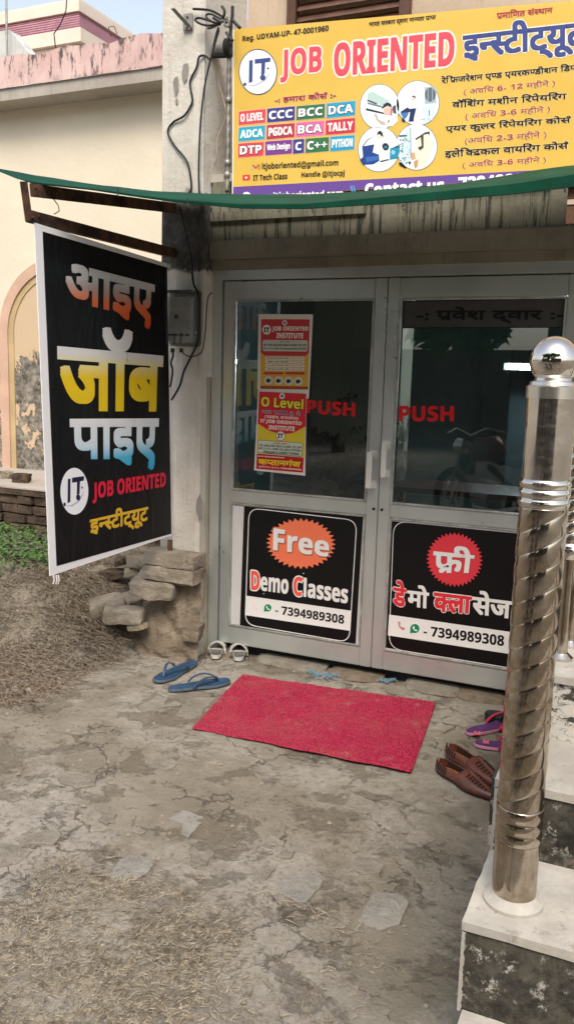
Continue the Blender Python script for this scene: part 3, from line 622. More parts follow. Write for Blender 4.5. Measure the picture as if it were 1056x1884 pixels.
# right notice
x0, x1 = W+A+.0125, 2*W-A-.0125; MBq = [(x0, ZPT-.012), (x1, ZPT-.012), (x1, ZPB+.012), (x0, ZPB+.012)]
flat(MBq, wx, ink(K), L1, 'notice', .0004)
tl = pp(*z8((122, 218))[0]); bl = pp(*z8((97, 880))[0]); inset = tl.x-(W+A)
oq = [(tl.x, tl.z), (2*W-A-inset, tl.z), (2*W-A-inset, bl.z), (bl.x, bl.z)]
ring(rrect(oq, .11), wx, .0035, ink(WH), L1, 'notice_outline', .0012)
flat(burst(*z8((437, 420))[0], 146/2.808, 142/2.808, 40, .88, .03), pp, ink('de3b45'), L1, 'starburst', .0008)
text('फ^ी', z8((330, 330), (546, 362), (530, 490), (326, 490)), pp, ink(WH), L1, .03, (.055, ink('8a2a30')))
text('डे', z8((122, 523), (190, 535), (186, 668), (118, 655)), pp, ink('e0323c'), L1, .03, (.06, ink(WH)))
text('मो', z8((194, 545), (308, 558), (304, 674), (192, 660)), pp, ink(WH), L1, .03)
text('क~ला', z8((330, 588), (528, 612), (522, 702), (328, 690)), pp, ink('e0323c'), L1, .03, (.06, ink(WH)))
text('सेज', z8((530, 575), (738, 600), (728, 728), (526, 700)), pp, ink(WH), L1, .03)
xr_ = 2*W-A-inset; zl, zr_ = pp(*z8((108, 705))[0]).z, pp(*z8((100, 812))[0]).z; dz = (pp(*z8((735, 795))[0]).z-zl)/(pp(*z8((735, 795))[0]).x-tl.x)
flat([(tl.x+.002, zl), (xr_-.002, zl+dz*(xr_-tl.x)), (xr_-.002, zr_+dz*(xr_-tl.x)), (tl.x+.0, zr_)], wx, ink(WH), L1, 'white_band', .0008)
text('- 7394989308', z8((278, 760), (695, 812), (692, 868), (278, 812)), pp, ink(K), L1, .025)
icons(z8, (162, 762), (233, 776), 24, L1, 'c9888a')
# PUSH stickers on the glass
z9 = zoomed(280, 400, 1056/420); z10 = zoomed(680, 400, 1056/376)
text('PUSH', z9((716, 842), (940, 857), (938, 922), (713, 906)), gp, ink('cf1b22'), L0, .045, name='push_sticker')
text('PUSH', z10((152, 972), (436, 974), (434, 1054), (150, 1054)), gp, ink('cf1b22'), L1, .045, name='push_sticker')
# entrance film at the top of the right pane
film = plain('grey_sticker_film', (.055, .050, .046), .5, var=.1)
fq = z10((172, 432), (1030, 416), (1020, 570), (172, 573)); flat(fq, gp, film, L1, 'entrance_film', .0004)
ring([p for i in range(4) for p in [(fq[i][0]+(fq[(i+1) % 4][0]-fq[i][0])*t/6, fq[i][1]+(fq[(i+1) % 4][1]-fq[i][1])*t/6) for t in range(6)]], gp, 1.6, ink('060606'), L1, 'film_border', .001)
text('-: प^वेश द्वार :-', z10((240, 462), (1010, 462), (1004, 545), (240, 552)), gp, ink('0a0a0a'), L1, .035, name='entrance_lettering')
# ---------------------------------------------------------------- two posters on the left pane
zp = zoomed(460, 560, 776/140)
pa = empty('institute_poster', gp(524, 735), 'red and yellow institute poster with course list, upper one of two on the left glass', 'poster')
ga = lambda u, v: YP(u, v, YG-.001)
PW, PR, PY, PT = ink('e2dcd0'), ink('c93a44'), ink('dfae40'), ink('efe9dc')
flat(zp((88, 100), (642, 102), (600, 965), (75, 870)), ga, PW, pa, 'paper', .0005, .0004)
flat(zp((114, 150), (608, 152), (592, 868), (106, 832)), ga, PY, pa, 'yellow_field', .0009)
flat(zp((114, 152), (608, 154), (602, 492), (565, 525), (150, 522), (112, 490)), ga, PR, pa, 'red_field', .0013)
flat(zp(*ell(172, 258, 44, 50, 28)), ga, PT, pa, 'logo_disc', .0017); text('IT', zp((145, 235), (202, 235), (200, 285), (145, 285)), ga, ink('1c1c24'), pa, .05, lift=.0021)
flat(zp(*ell(355, 188, 26, 26, 20)), ga, PT, pa, 'emblem', .0017); flat(zp(*ell(355, 188, 14, 14, 16)), ga, ink('6a6f80'), pa, 'emblem', .0021)
text('JOB ORIENTED', zp((228, 222), (596, 225), (594, 280), (226, 282)), ga, PT, pa, .04, lift=.0018); text('INSTITUTE', zp((272, 290), (546, 293), (544, 348), (270, 345)), ga, PT, pa, .04, lift=.0018)
flat(rrect(zp((130, 362), (590, 366), (586, 482), (128, 476)), .2), ga, ink('c9cdbc'), pa, 'course_box', .0017)
text('हमारा कोस`', zp((310, 374), (410, 375), (410, 390), (310, 390)), ga, ink('7a2a2a'), pa, .03, lift=.002, nd=4)
text('CCC, ADCA, BCA, DFA, TALLY, O LEVEL, CCC, DTP', zp((140, 402), (576, 406), (574, 430), (140, 424)), ga, ink('1f2a24'), pa, .04, lift=.002, nd=4)
text('BCC, C & C++, HTML, CSS, Javascript, JAVA & PYTHON', zp((140, 440), (572, 444), (570, 468), (140, 462)), ga, ink('1f2a24'), pa, .04, lift=.002, nd=4)
for k, (t, t2) in enumerate((('रेफ^िजरेशन एण~ड एयरकण~डीशन डिप~लोमा', '(अवधि 6-12 महीने)'), ('वॉशिंग मशीन रिपेयरिंग', '(अवधि 3-6 महीने)'), ('एयर कुलर रिपेयरिंग कोस`', '(अवधि 2-3 महीने)'), ('इलेक~ट^िकल वायरिंग कोस`', '(अवधि 3-6 महीने)'))):
    y = 533+k*37; flat(rrect(zp((158, y), (556, y+4), (555, y+33), (157, y+29)), .45), ga, PT, pa, 'course_line', .0017)
    text(t, zp((176, y+7), (400, y+9), (399, y+25), (176, y+23)), ga, ink('1a1a1a'), pa, .03, lift=.002, nd=4); text(t2, zp((412, y+9), (538, y+10), (537, y+26), (412, y+25)), ga, ink('a03030'), pa, .02, lift=.002, nd=4)
for a, b in ((140, 342), (362, 560)): flat(rrect(zp((a, 690), (b, 692), (b, 716), (a, 714)), .4), ga, PR, pa, 'red_strip', .0017)
for i, cxx in enumerate((190, 292, 395, 492)):
    flat(zp(*ell(cxx, 775+i*3, 46, 44, 24)), ga, ink('d8d2c0'), pa, 'picture_disc', .0017); flat(zp((cxx-26, 772+i*3), (cxx-4, 752+i*3), (cxx+10, 764+i*3), (cxx+26, 760+i*3), (cxx+22, 784+i*3), (cxx, 800+i*3), (cxx-18, 796+i*3)), ga, ink('2d3440'), pa, 'picture_figure', .0021)
flat(zp((106, 830), (592, 838), (591, 868), (106, 862)), ga, ink('a54a28'), pa, 'red_strip', .0014)
pb = empty('o_level_poster', gp(516, 790), 'red and yellow O Level course poster, lower one of two on the left glass', 'poster')
gb_ = lambda u, v: YP(u, v, YG-.0038)
flat(zp((82, 878), (577, 902), (563, 1748), (42, 1692)), gb_, ink('dcd6cc'), pb, 'paper', .0005, .0005)
flat(zp((96, 888), (574, 912), (556, 1560), (70, 1515)), gb_, ink('e0c634'), pb, 'yellow_field', .0009)
R2 = ink('d8283a')
flat(zp((96, 888), (574, 912), (568, 1243), (440, 1312), (318, 1328), (200, 1290), (80, 1215)), gb_, R2, pb, 'red_field', .0013)
flat(zp(*ell(328, 935, 28, 30, 20)), gb_, PT, pb, 'emblem', .0017); flat(zp(*ell(328, 935, 15, 16, 16)), gb_, ink('53607a'), pb, 'emblem', .0021)
text('O Level', zp((118, 935), (548, 968), (544, 1072), (114, 1040)), gb_, ink('f0df3e'), pb, .04, (.075, ink('3a1410')), lift=.002)
text('मात^ 1500 रु. में', zp((125, 1068), (520, 1088), (515, 1150), (122, 1118)), gb_, ink('2a2468'), pb, .04, (.08, PT), lift=.002)
text('(100% सफलता)', zp((150, 1128), (495, 1148), (490, 1188), (148, 1166)), gb_, PT, pb, .03, lift=.002)
text('IT JOB ORIENTED', zp((108, 1168), (530, 1196), (526, 1242), (106, 1212)), gb_, PT, pb, .04, lift=.002); text('INSTITUTE', zp((192, 1230), (458, 1246), (455, 1294), (190, 1274)), gb_, PT, pb, .04, lift=.002)
flat(zp(*ell(312, 1340, 47, 50, 28)), gb_, ink('3a1410'), pb, 'logo_disc', .0017); flat(zp(*ell(312, 1340, 43, 46, 28)), gb_, PT, pb, 'logo_disc', .0021); text('IT', zp((286, 1315), (342, 1318), (340, 1364), (284, 1362)), gb_, ink('15151c'), pb, .05, lift=.0026)
bq = zp((84, 1380), (540, 1412), (532, 1555), (78, 1512)); flat(rrect(bq, .16), gb_, ink('4d6a3c'), pb, 'course_box', .0014); bq = zp((88, 1385), (536, 1416), (528, 1549), (82, 1507)); flat(rrect(bq, .16), gb_, ink('cfd6c2'), pb, 'course_box', .0018)
text('-: हमारा कोस` :-', zp((228, 1404), (398, 1414), (396, 1434), (226, 1424)), gb_, ink('a02828'), pb, .03, lift=.0022, nd=4)
text('CCC, ADCA, DFA, TALLY, O LEVEL, CCC, DTP', zp((100, 1424), (524, 1450), (522, 1476), (98, 1448)), gb_, ink('1c241c'), pb, .04, lift=.0022, nd=4)
text('BCC, C & C++, HTML, CSS, JAVA & PYTHON', zp((96, 1456), (518, 1482), (516, 1508), (94, 1480)), gb_, ink('1c241c'), pb, .04, lift=.0022, nd=4)
text('ENGLISH & HINDI TYPING', zp((140, 1490), (502, 1514), (500, 1540), (138, 1514)), gb_, ink('1c241c'), pb, .045, lift=.0022, nd=4)
flat(zp((72, 1520), (548, 1562), (540, 1716), (64, 1676)), gb_, ink('b81e22'), pb, 'red_field', .0013)
text('www.itjoboriented.com', zp((82, 1536), (352, 1556), (350, 1576), (80, 1556)), gb_, PT, pb, .02, lift=.0017, nd=4)
text('कप~तानगंज', zp((88, 1560), (524, 1590), (516, 1664), (84, 1630)), gb_, ink('f2c62e'), pb, .05, (.085, ink('5a0c0c')), lift=.002)
text('कुशीनगर (उ.प^.) 7394989308', zp((88, 1640), (526, 1675), (524, 1700), (86, 1664)), gb_, PT, pb, .02, lift=.0017, nd=4)
# lamp in the room
tl_ = empty('tube_lamp', YP(960, 674, 3.6), 'glowing white tube lamp seen through the right glass pane', 'lamp')
p = YP(932, 674, 3.6); em = bpy.data.materials.new('glowing_tube'); em.use_nodes = True; b = em.node_tree.nodes['Principled BSDF']; b.inputs['Emission Color'].default_value = (.85, .95, 1, 1); b.inputs['Emission Strength'].default_value = 130
MB().tube([(p.x, 3.6, p.z), (p.x+1.1, 3.6, p.z-.01)], .016, 8).build('tube', em, tl_); MB().box((p.x-.03, 3.62, p.z-.03), (p.x+1.13, 3.66, p.z+.03)).build('batten', M['steel_dull'], tl_)
MB().box((p.x+.1, 3.66, p.z-.02), (p.x+.14, 4.6, p.z+.02)).build('arm', M['steel_dull'], tl_)
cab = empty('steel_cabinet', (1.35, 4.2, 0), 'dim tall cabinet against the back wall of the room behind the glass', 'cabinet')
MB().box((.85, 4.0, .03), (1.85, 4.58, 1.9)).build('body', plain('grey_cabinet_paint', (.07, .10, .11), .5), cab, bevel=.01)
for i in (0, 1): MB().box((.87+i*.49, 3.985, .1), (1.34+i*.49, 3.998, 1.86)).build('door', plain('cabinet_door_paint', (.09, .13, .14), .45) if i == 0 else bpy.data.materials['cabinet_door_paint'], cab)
dk = empty('room_desk', (.6, 2.4, 0), 'dark desk standing in the room behind the glass doors', 'desk')
MB().box((.0, 2.1, .72), (1.3, 2.7, .76)).build('desk_top', M['dark_wood'], dk)
for x in (.05, 1.2):
    for y in (2.14, 2.62): MB().box((x, y, .03), (x+.04, y+.04, .72)).build('leg', M['dark_wood'], dk)
# ================================================================ yellow hoarding over the door
YBN = -.055
bp = lambda u, v: YP(u, v, YBN)
ban = empty('yellow_hoarding', bp(740, 350), 'large yellow institute hoarding with red and blue heading above the green awning', 'signboard')
z2 = zoomed(420, 0, 3.3); z3 = zoomed(736, 0, 3.3)
TLb, TRb = bp(*z2((35, 178))[0]), bp(900, 14); sl = (TRb.z-TLb.z)/(TRb.x-TLb.x); xR = 2.55; TR2 = Vector((xR, YBN, TLb.z+sl*(xR-TLb.x)))
BLb = bp(428, 366)
fl = lambda x, z: Vector((x, YBN, z))
n = N('yellow_flex'); wv = n.noise(.7, 2, .4, .8, n.co((1, 1, 1.6))); n.set(n.mix(n.ramp(n.noise(2.2, 6, .6), .3, .7), lin('d8b04c')[:3], lin('e0bb58')[:3]), .40, 0, .4).bump(wv, .25, .06); YEL = n.m
mb = MB(); mb.hexa([TLb, TR2, Vector((xR, YBN, 2.47)), Vector((BLb.x, YBN, 2.47))], (0, .012, 0)); mb.build('flex_sheet', YEL, ban)
MB().box((BLb.x+.02, YBN+.013, 2.46), (xR, YBN+.035, 2.485)).box((BLb.x+.02, YBN+.013, 3.0), (xR, YBN+.035, 3.03)).build('frame', M['rust'], ban)
flat(z2((30, 182), (36, 180), (30, 1200), (24, 1200)), bp, ink('f3efe2'), ban, 'white_edge', .0006)
pL = bp(*z2((30, 1135))[0]); pR = bp(*z3((650, 1043))[0]); s2 = (pR.z-pL.z)/(pR.x-pL.x)
MB().poly([(pL.x, YBN-.0006, pL.z), (pL.x, YBN-.0006, 2.471), (xR, YBN-.0006, 2.471), (xR, YBN-.0006, pL.z+s2*(xR-pL.x))]).build('purple_strip', ink('6a4a96'), ban)
DK = '1c1a22'
T = lambda s, q, col, b=.03, halo=None, **k: text(s, q, bp, ink(col), ban, b, halo, **k)
def Qz(z, *p): return z(*p)
T('Reg. UDYAM-UP- 47-0001960', z2((88, 220), (610, 153), (608, 200), (88, 262)), DK, .03)
# round logo
def logo(z, cx, cy, rx, ry, plane, par, ringc, navy):
    flat(z(*ell(cx, cy, rx, ry, 44)), plane, ink(ringc), par, 'logo_disc', .0008); flat(z(*ell(cx, cy, rx*.955, ry*.955, 44)), plane, ink('f2f3f6'), par, 'logo_disc', .0012)
    k, h = rx/117, ry/140
    P = lambda *p: z(*[(cx+(a-181)*k, cy+(b-437)*h) for a, b in p])
    flat(P((128, 368), (150, 364), (148, 498), (126, 505)), plane, ink(navy), par, 'logo_letter', .0016)
    flat(P((162, 360), (258, 350), (256, 376), (226, 380), (222, 452), (200, 456), (202, 384), (162, 388)), plane, ink(navy), par, 'logo_letter', .0016)
    flat(P(*ell(211, 472, 17, 18, 18)), plane, ink(navy), par, 'logo_dot', .0018); flat(P(*ell(102, 512, 10, 11, 14)), plane, ink(navy), par, 'logo_dot', .0018); flat(P(*ell(242, 416, 6, 7, 12)), plane, ink('101018'), par, 'logo_dot', .0018)
    flat(P((112, 522), (160, 515), (210, 490), (245, 455), (258, 420), (252, 455), (222, 495), (165, 524)), plane, ink('b9bfd0'), par, 'logo_swoosh', .0014)
logo(z2, 181, 437, 117, 140, bp, ban, '2f3f66', '3d4c86')
T('JOB', [*z2((318, 303), (570, 275), (565, 478), (316, 503))], 'e2515e', .030, (.060, ink('fbe6dc')), skew=0)
T('ORIENTED', [z2((643, 263))[0], z3((332, 185))[0], z3((326, 400))[0], z2((640, 468))[0]], 'e2515e', .030, (.060, ink('fbe6dc')))
T('इन~स~टीट्यूट', z3((378, 161), (1130, 76), (1130, 330), (378, 412)), '3f4a86', .03, (.065, ink('f3eedd')))
T('भारत सरकार द्वारा मान~यता प^ाप~त', [z2((855, 137))[0], *z3((217, 92), (217, 125)), z2((855, 172))[0]], DK, .02)
T('प^माणित संस~थान', z3((585, 66), (925, 33), (925, 78), (585, 117)), 'b03a4a', .025)
T('-: हमारा कोस` :-', z2((283, 583), (655, 550), (655, 600), (283, 632)), 'a03048', .04, (.08, ink('f6d9a8')))
for s, q, c in (('O LEVEL', ((65, 678), (228, 662), (225, 745), (64, 760)), 'd94a55'), ('CCC', ((237, 660), (405, 645), (403, 730), (236, 745)), '3d4290'), ('BCC', ((415, 645), (587, 630), (585, 715), (413, 730)), '2f7a4a'), ('DCA', ((597, 628), (772, 612), (770, 700), (596, 718)), '22a3c9'),
    ('ADCA', ((65, 775), (225, 762), (222, 845), (62, 860)), '27a5c6'), ('PGDCA', ((235, 760), (403, 748), (402, 832), (233, 848)), 'b53a48'), ('BCA', ((412, 745), (582, 733), (580, 820), (410, 832)), 'e86aa6'), ('TALLY', ((592, 732), (770, 716), (768, 805), (590, 820)), 'cf3a4a'),
    ('DTP', ((62, 872), (217, 862), (213, 945), (61, 958)), 'dd4450'), ('Web Design', ((225, 860), (388, 848), (387, 932), (225, 945)), '7a4090'), ('C', ((393, 848), (462, 843), (460, 928), (393, 935)), '3c4590'), ('C++', ((470, 842), (612, 832), (610, 918), (468, 930)), '2f7a46'), ('PYTHON', ((620, 830), (768, 820), (764, 908), (618, 920)), '21a0c8')):
    qq = z2(*q); e = [(qq[0][0]-.9, qq[0][1]-.9), (qq[1][0]+.9, qq[1][1]-.9), (qq[2][0]+.9, qq[2][1]+.9), (qq[3][0]-.9, qq[3][1]+.9)]
    flat(e, bp, ink('f3b9a0'), ban, 'tile_border', .0006); flat(qq, bp, ink(c), ban, 'course_tile', .0010)
    w = .86 if len(s) > 1 else .55; L = lambda a, b, t: (a[0]+(b[0]-a[0])*t, a[1]+(b[1]-a[1])*t); a0, a1 = (1-w)/2, (1+w)/2
    tq = [L(qq[0], qq[1], a0), L(qq[0], qq[1], a1), L(qq[3], qq[2], a1), L(qq[3], qq[2], a0)]; v0, v1 = (.20, .80)
    tq = [L(tq[0], tq[3], v0), L(tq[1], tq[2], v0), L(tq[1], tq[2], v1), L(tq[0], tq[3], v1)]
    T(s, tq, 'f5f3f0', .045, (.08, ink('4a3a50')) if len(s) < 4 else None, lift=.0022)
# mail and video icons
flat(z2((143, 1002), (150, 1000), (150, 1033), (143, 1034)), bp, ink('b8b4b4'), ban, 'mail_icon', .0008); flat(z2((143, 1002), (152, 999), (168, 1013), (184, 996), (192, 997), (168, 1026)), bp, ink('d8453c'), ban, 'mail_icon', .0012); flat(z2((185, 998), (192, 997), (192, 1031), (185, 1032)), bp, ink('6a8a50'), ban, 'mail_icon', .0009)
T('itjoboriented@gmail.com', z2((205, 990), (668, 968), (668, 1014), (205, 1040)), DK, .02)
flat(rrect(z2((87, 1063), (133, 1060), (133, 1094), (87, 1097)), .25), bp, ink('d8423c'), ban, 'video_icon', .0008); flat(z2((104, 1070), (120, 1078), (104, 1088)), bp, ink('f8f0e8'), ban, 'video_icon', .0012)
T('IT Tech Class', z2((152, 1062), (360, 1050), (358, 1088), (152, 1098)), DK, .02); T('Handle @itjocpj', z2((445, 1045), (707, 1032), (705, 1076), (445, 1086)), DK, .02)
for s, q, c, b in (('रेफ^िजरेशन एण~ड एयरकण~डीशन डिप~लोमा', ((250, 462), (1180, 370), (1180, 425), (250, 517)), DK, .03), ('( अवधि 6- 12 महीने )', ((385, 533), (940, 478), (940, 526), (385, 582)), 'a83a4a', .015),
    ('वॉशिंग मशीन रिपेयरिंग', ((315, 605), (1010, 553), (1010, 602), (315, 657)), DK, .03), ('( अवधि 3-6 महीने )', ((395, 680), (910, 636), (908, 686), (395, 732)), 'a83a4a', .015),
    ('एयर कुलर रिपेयरिंग कोस`', ((275, 755), (1035, 698), (1035, 757), (275, 814)), DK, .03), ('(अवधि 2-3 महीने )', ((392, 830), (888, 788), (888, 841), (392, 882)), 'a83a4a', .015),
    ('इलेक~ट^िकल वायरिंग कोस`', ((270, 903), (1020, 853), (1020, 908), (270, 964)), DK, .03), ('( अवधि 3-6 महीने )', ((378, 978), (885, 943), (885, 992), (378, 1027)), 'a83a4a', .015)):
    T(s, z3(*q), c, b, (b+.045, ink('f7dfa0')))
T('www.itjoboriented.com', z2((145, 1172), (697, 1150), (697, 1206), (145, 1230)), 'f2f0f4', .03); flat(z2(*ell(112, 1192, 27, 27, 20)), bp, ink('f2f0f4'), ban, 'globe_icon', .001)
for o in (0, 16): flat(z2((740+o, 1128), (747+o, 1127), (757+o, 1165), (750+o, 1166)), bp, ink('52a8dc'), ban, 'blue_stroke', .001)
T('Contact us - 7394989308', [(671, 338), (1016, 314), (1016, 340), (671, 364)], 'f5f3f6', .05)
# four printed picture discs
zi = zoomed(650, 130, 1056/170)
def disc(cx, cy, rx, ry): flat(zi(*ell(cx, cy, rx, ry, 44)), bp, ink('3c5a78'), ban, 'picture_disc', .0008); flat(zi(*ell(cx, cy, rx-6, ry-6, 44)), bp, ink('e8f2f4'), ban, 'picture_disc', .0012)
def fig(col, lift, *p): flat(zi(*p), bp, ink(col), ban, 'picture_figure', lift)
disc(300, 415, 228, 262); disc(735, 372, 248, 258)
fig('b9d3cc', .0016, (160, 265), (215, 240), (420, 350), (400, 410), (330, 395), (160, 330)); fig('3a444c', .0018, (160, 332), (270, 372), (268, 386), (160, 348)); fig('7b8b90', .0018, (160, 360), (320, 400), (330, 425), (165, 382))
fig('2f383f', .0018, (140, 438), (150, 430), (355, 482), (350, 498), (150, 455)); fig('32303a', .0020, (325, 425), (350, 385), (385, 362), (430, 380), (438, 425), (390, 400), (330, 438)); fig('e6c0b0', .0020, (345, 440), (385, 412), (432, 430), (430, 500), (370, 510), (340, 480)); fig('cf6a6a', .0022, (430, 425), (450, 440), (440, 512), (420, 510))
fig('52505e', .0018, (445, 415), (485, 390), (490, 500), (455, 480)); fig('c9b7ac', .0019, (238, 500), (262, 485), (290, 560), (360, 590), (370, 625), (310, 612), (262, 560)); fig('fbfaf8', .0018, (370, 520), (500, 520), (505, 580), (440, 640), (365, 625)); fig('2a2a30', .0021, (400, 555), (412, 570), (405, 612), (396, 590))
fig('aebcc4', .0016, (812, 190), (945, 185), (945, 372), (815, 382)); fig('5d6b74', .0019, *ell(878, 275, 62, 82, 26)); fig('aebcc4', .0021, (848, 195), (856, 195), (856, 362), (848, 362)); fig('aebcc4', .0021, (898, 195), (906, 195), (906, 362), (898, 362)); fig('d5e6ea', .0015, (780, 400), (950, 395), (905, 560), (800, 600))
fig('26242c', .0020, (664, 300), (690, 284), (712, 300), (706, 320), (690, 300), (672, 304)); fig('e9cbb8', .0019, (670, 302), (700, 302), (702, 335), (672, 360)); fig('f6f4f2', .0018, (640, 345), (690, 345), (720, 430), (620, 430)); fig('2a3560', .0020, (540, 470), (620, 420), (640, 440), (718, 430), (690, 545), (690, 580), (630, 585), (650, 470), (590, 500), (545, 505)); fig('4a78b4', .0022, (545, 490), (600, 475), (630, 495), (600, 545), (570, 550)); fig('222a48', .0021, (552, 540), (590, 560), (585, 592), (555, 580))
fig('33363c', .0020, (860, 450), (868, 450), (870, 520), (862, 520)); fig('222226', .002, *ell(782, 557, 6, 6, 8)); fig('222226', .002, *ell(805, 557, 6, 6, 8)); fig('222226', .002, *ell(862, 553, 6, 6, 8))
disc(290, 897, 238, 262); disc(720, 872, 238, 268)
for z_ in (0,):
    fig('2b2f3a', .0020, (270, 735), (280, 700), (305, 686), (330, 705), (345, 760), (320, 745), (300, 725)); fig('f0d8ca', .0019, (272, 735), (305, 722), (318, 770), (285, 788)); fig('f8f8f8', .0017, (110, 860), (180, 775), (265, 745), (330, 800), (330, 930), (230, 940)); fig('2a2f3c', .0018, (104, 862), (165, 785), (245, 745), (168, 795), (115, 866))
    fig('27458a', .0020, (100, 868), (240, 842), (222, 935), (290, 960), (296, 1030), (230, 1070), (110, 1078), (75, 1020), (112, 985)); fig('3f6bb4', .0022, (140, 990), (280, 975), (280, 1020), (150, 1050)); fig('20242c', .0021, (328, 860), (345, 832), (380, 828), (408, 860), (400, 900), (365, 915), (340, 895)); fig('4a80a0', .0022, (350, 860), (385, 860), (385, 890), (355, 890))
    fig('2d8fb0', .0020, (420, 890), (525, 850), (530, 930), (500, 1005), (415, 1020)); fig('8fd0e0', .0022, *ell(455, 935, 22, 26, 18)); fig('22343c', .0021, (300, 1035), (400, 1010), (410, 1022), (320, 1045)); fig('2a4048', .0022, (470, 870), (525, 855), (525, 868), (480, 885))
    fig('cfe4ea', .0016, (540, 740), (660, 640), (670, 1040), (530, 1080)); fig('e9e3d0', .0016, (720, 780), (860, 700), (900, 900), (820, 1100), (700, 1100)); fig('3a4048', .0020, (520, 740), (610, 735), (612, 752), (522, 758)); fig('9aa0a4', .0021, (648, 650), (656, 650), (662, 1000), (652, 1000))
    fig('4a463e', .0020, (705, 780), (820, 705), (872, 695), (868, 740), (850, 722), (800, 735), (802, 880), (760, 915), (735, 880), (780, 860), (770, 760), (715, 795)); fig('d9a878', .0021, (655, 940), (700, 935), (710, 1010), (665, 1020)); fig('c89468', .0021, (690, 1040), (740, 1015), (730, 1100), (700, 1120))
    rr_ = random.Random(5)
    for k in range(34):
        x = rr_.uniform(510, 640); y = rr_.uniform(770, 1060); s = rr_.uniform(6, 17); fig(rr_.choice(('2a2c30', '44484c', '6f7a7e')), .0019+.00002*k, (x, y), (x+s, y+rr_.uniform(-5, 5)), (x+s*.8, y+s), (x-s*.2, y+s*.8))
    fig('1d1e22', .0025, (520, 1050), (545, 1045), (610, 1105), (595, 1118), (525, 1080)); fig('1d1e22', .0025, (625, 1040), (660, 1045), (640, 1080))
# ================================================================ awning
aw = empty('green_awning', (.8, -.6, 2.3), 'sagging dark green tarpaulin awning stretched over the doorway', 'awning')
YF_ = -1.15
low = [(-8, 309), (0, 313), (37, 328), (60, 333), (167, 345), (250, 356), (317, 365), (440, 374), (560, 374), (736, 358), (827, 349), (948, 336), (1040, 322), (1075, 316)]
fr_ = [YP(u, v, YF_) for u, v in low]; back0 = YP(299, 353, -.14); back1 = Vector((3.0, -.14, YP(1056, 303, -.14).z))
bk = [YP(u, v, -.14) for u, v in ((299, 352.5), (354, 356), (440, 357.5), (600, 357.5), (736, 346), (806, 341), (906, 328), (978, 314), (1056, 303.5))]; bk.append(Vector((3.2, -.14, bk[-1].z+.03)))
def samp(P, t):
    n_ = len(P)-1; k = min(int(t*n_), n_-1); return P[k].lerp(P[k+1], t*n_-k)
def resamp(P, n):
    L = [0]
    for i in range(1, len(P)): L.append(L[-1]+(P[i]-P[i-1]).length)
    out = []
    for k in range(n+1):
        s = L[-1]*k/n; i = next((j for j in range(1, len(P)) if L[j] >= s-1e-9), len(P)-1); out.append(P[i-1].lerp(P[i], (s-L[i-1])/max(L[i]-L[i-1], 1e-9)))
    return out
fr_.append(Vector((2.25, YF_, fr_[-1].z+.03)))
FR = resamp(fr_, 60); BK = resamp(bk, 60); mb = MB(); nv = 10
for i in range(61):
    for j in range(nv+1):
        t = j/nv; p = FR[i].lerp(BK[i], t); p.z -= .010*math.sin(PI*t)*(1+.3*math.sin(i*.9)); p.z += .004*noise.noise((p.x*6, p.y*6, 0)) if j else 0; mb.v.append(tuple(p))
for i in range(60):
    for j in range(nv): a = i*(nv+1)+j; mb.f.append((a, a+nv+1, a+nv+2, a+1)); mb.i.append(0)
mb.build('tarpaulin', M['tarp'], aw, smooth=True)
mb = MB()
hem = [(0, 314), (37, 330), (60, 338), (167, 349), (250, 362), (317, 371), (440, 383), (560, 384), (736, 373), (827, 366), (948, 356), (1040, 345)]
hb = resamp([YP(u, v, YF_-.012) for u, v in hem]+[Vector((2.25, YF_-.012, YP(1040, 345, YF_).z+.02))], 60)
for i in range(61): p = FR[i]; mb.v += [(p.x, p.y, p.z), (p.x, p.y-.014, p.z-.006), tuple(hb[i]), (hb[i].x, hb[i].y+.010, hb[i].z)]
for i in range(60):
    for j in range(3): a = i*4+j; mb.f.append((a, a+1, a+5, a+4)); mb.i.append(0)
mb.build('hem', M['tarp'], aw, smooth=False)
for u, v in ((217, 356), (345, 374), (575, 386), (806, 368), (1038, 347)):
    p = YP(u, v, YF_-.014); MB().tube([p+Vector((0, 0, .018)), p, p+Vector((.003, 0, -.012))], .003, 5).build('tie', M['cable'], aw)
# ---------------------------------------------------------------- rusty brackets
SX = -.235; xs_ = lambda u, v: XP(u, v, SX)
br = empty('awning_bracket', (SX, -.1, 2.2), 'rusty angle-iron bracket carrying the black hanging banner, left end of the awning', 'bracket')
def bar(parent, name, a, b, h, w, m):   # flat bar between a and b, h high, w wide in x
    a, b = Vector(a), Vector(b); t = (b-a).normalized(); n_ = t.cross(Vector((1, 0, 0))).normalized()*h; return MB().hexa([a, b, b+n_, a+n_], (w, 0, 0)).build(name, m, parent, bevel=.002)
bar(br, 'top_rail', xs_(56, 337), Vector((SX, -.098, XP(318, 371, SX).z)), .052, -.006, M['rust'])
bar(br, 'lower_rail', xs_(58, 386), Vector((SX, -.098, XP(326, 458, SX).z)), .048, -.032, M['rust'])
bar(br, 'drop_post', xs_(52, 334), xs_(62, 408), .042, -.008, M['rust'])
for u, v in ((66, 345), (72, 398), (60, 400)): p = xs_(u, v); MB().tube([p+Vector((.001, 0, 0)), p+Vector((.009, 0, 0))], .006, 8).build('bolt', M['rust'], br)
wr = [xs_(*q) for q in ((98, 365), (108, 378), (110, 388), (100, 394))]; MB().tube(wr, .0022, 5).build('tie_wire', M['cable'], br)
rb = empty('awning_bracket', (1.9, -.1, 2.2), 'rusty bracket with bits of pale tape at the right end of the awning', 'bracket')
c0 = YP(1044, 350, YF_+.01); MB().box((c0.x, YF_+.01, c0.z-.105), (c0.x+.05, YF_+.016, c0.z+.03)).build('drop_post', M['rust'], rb, bevel=.001)
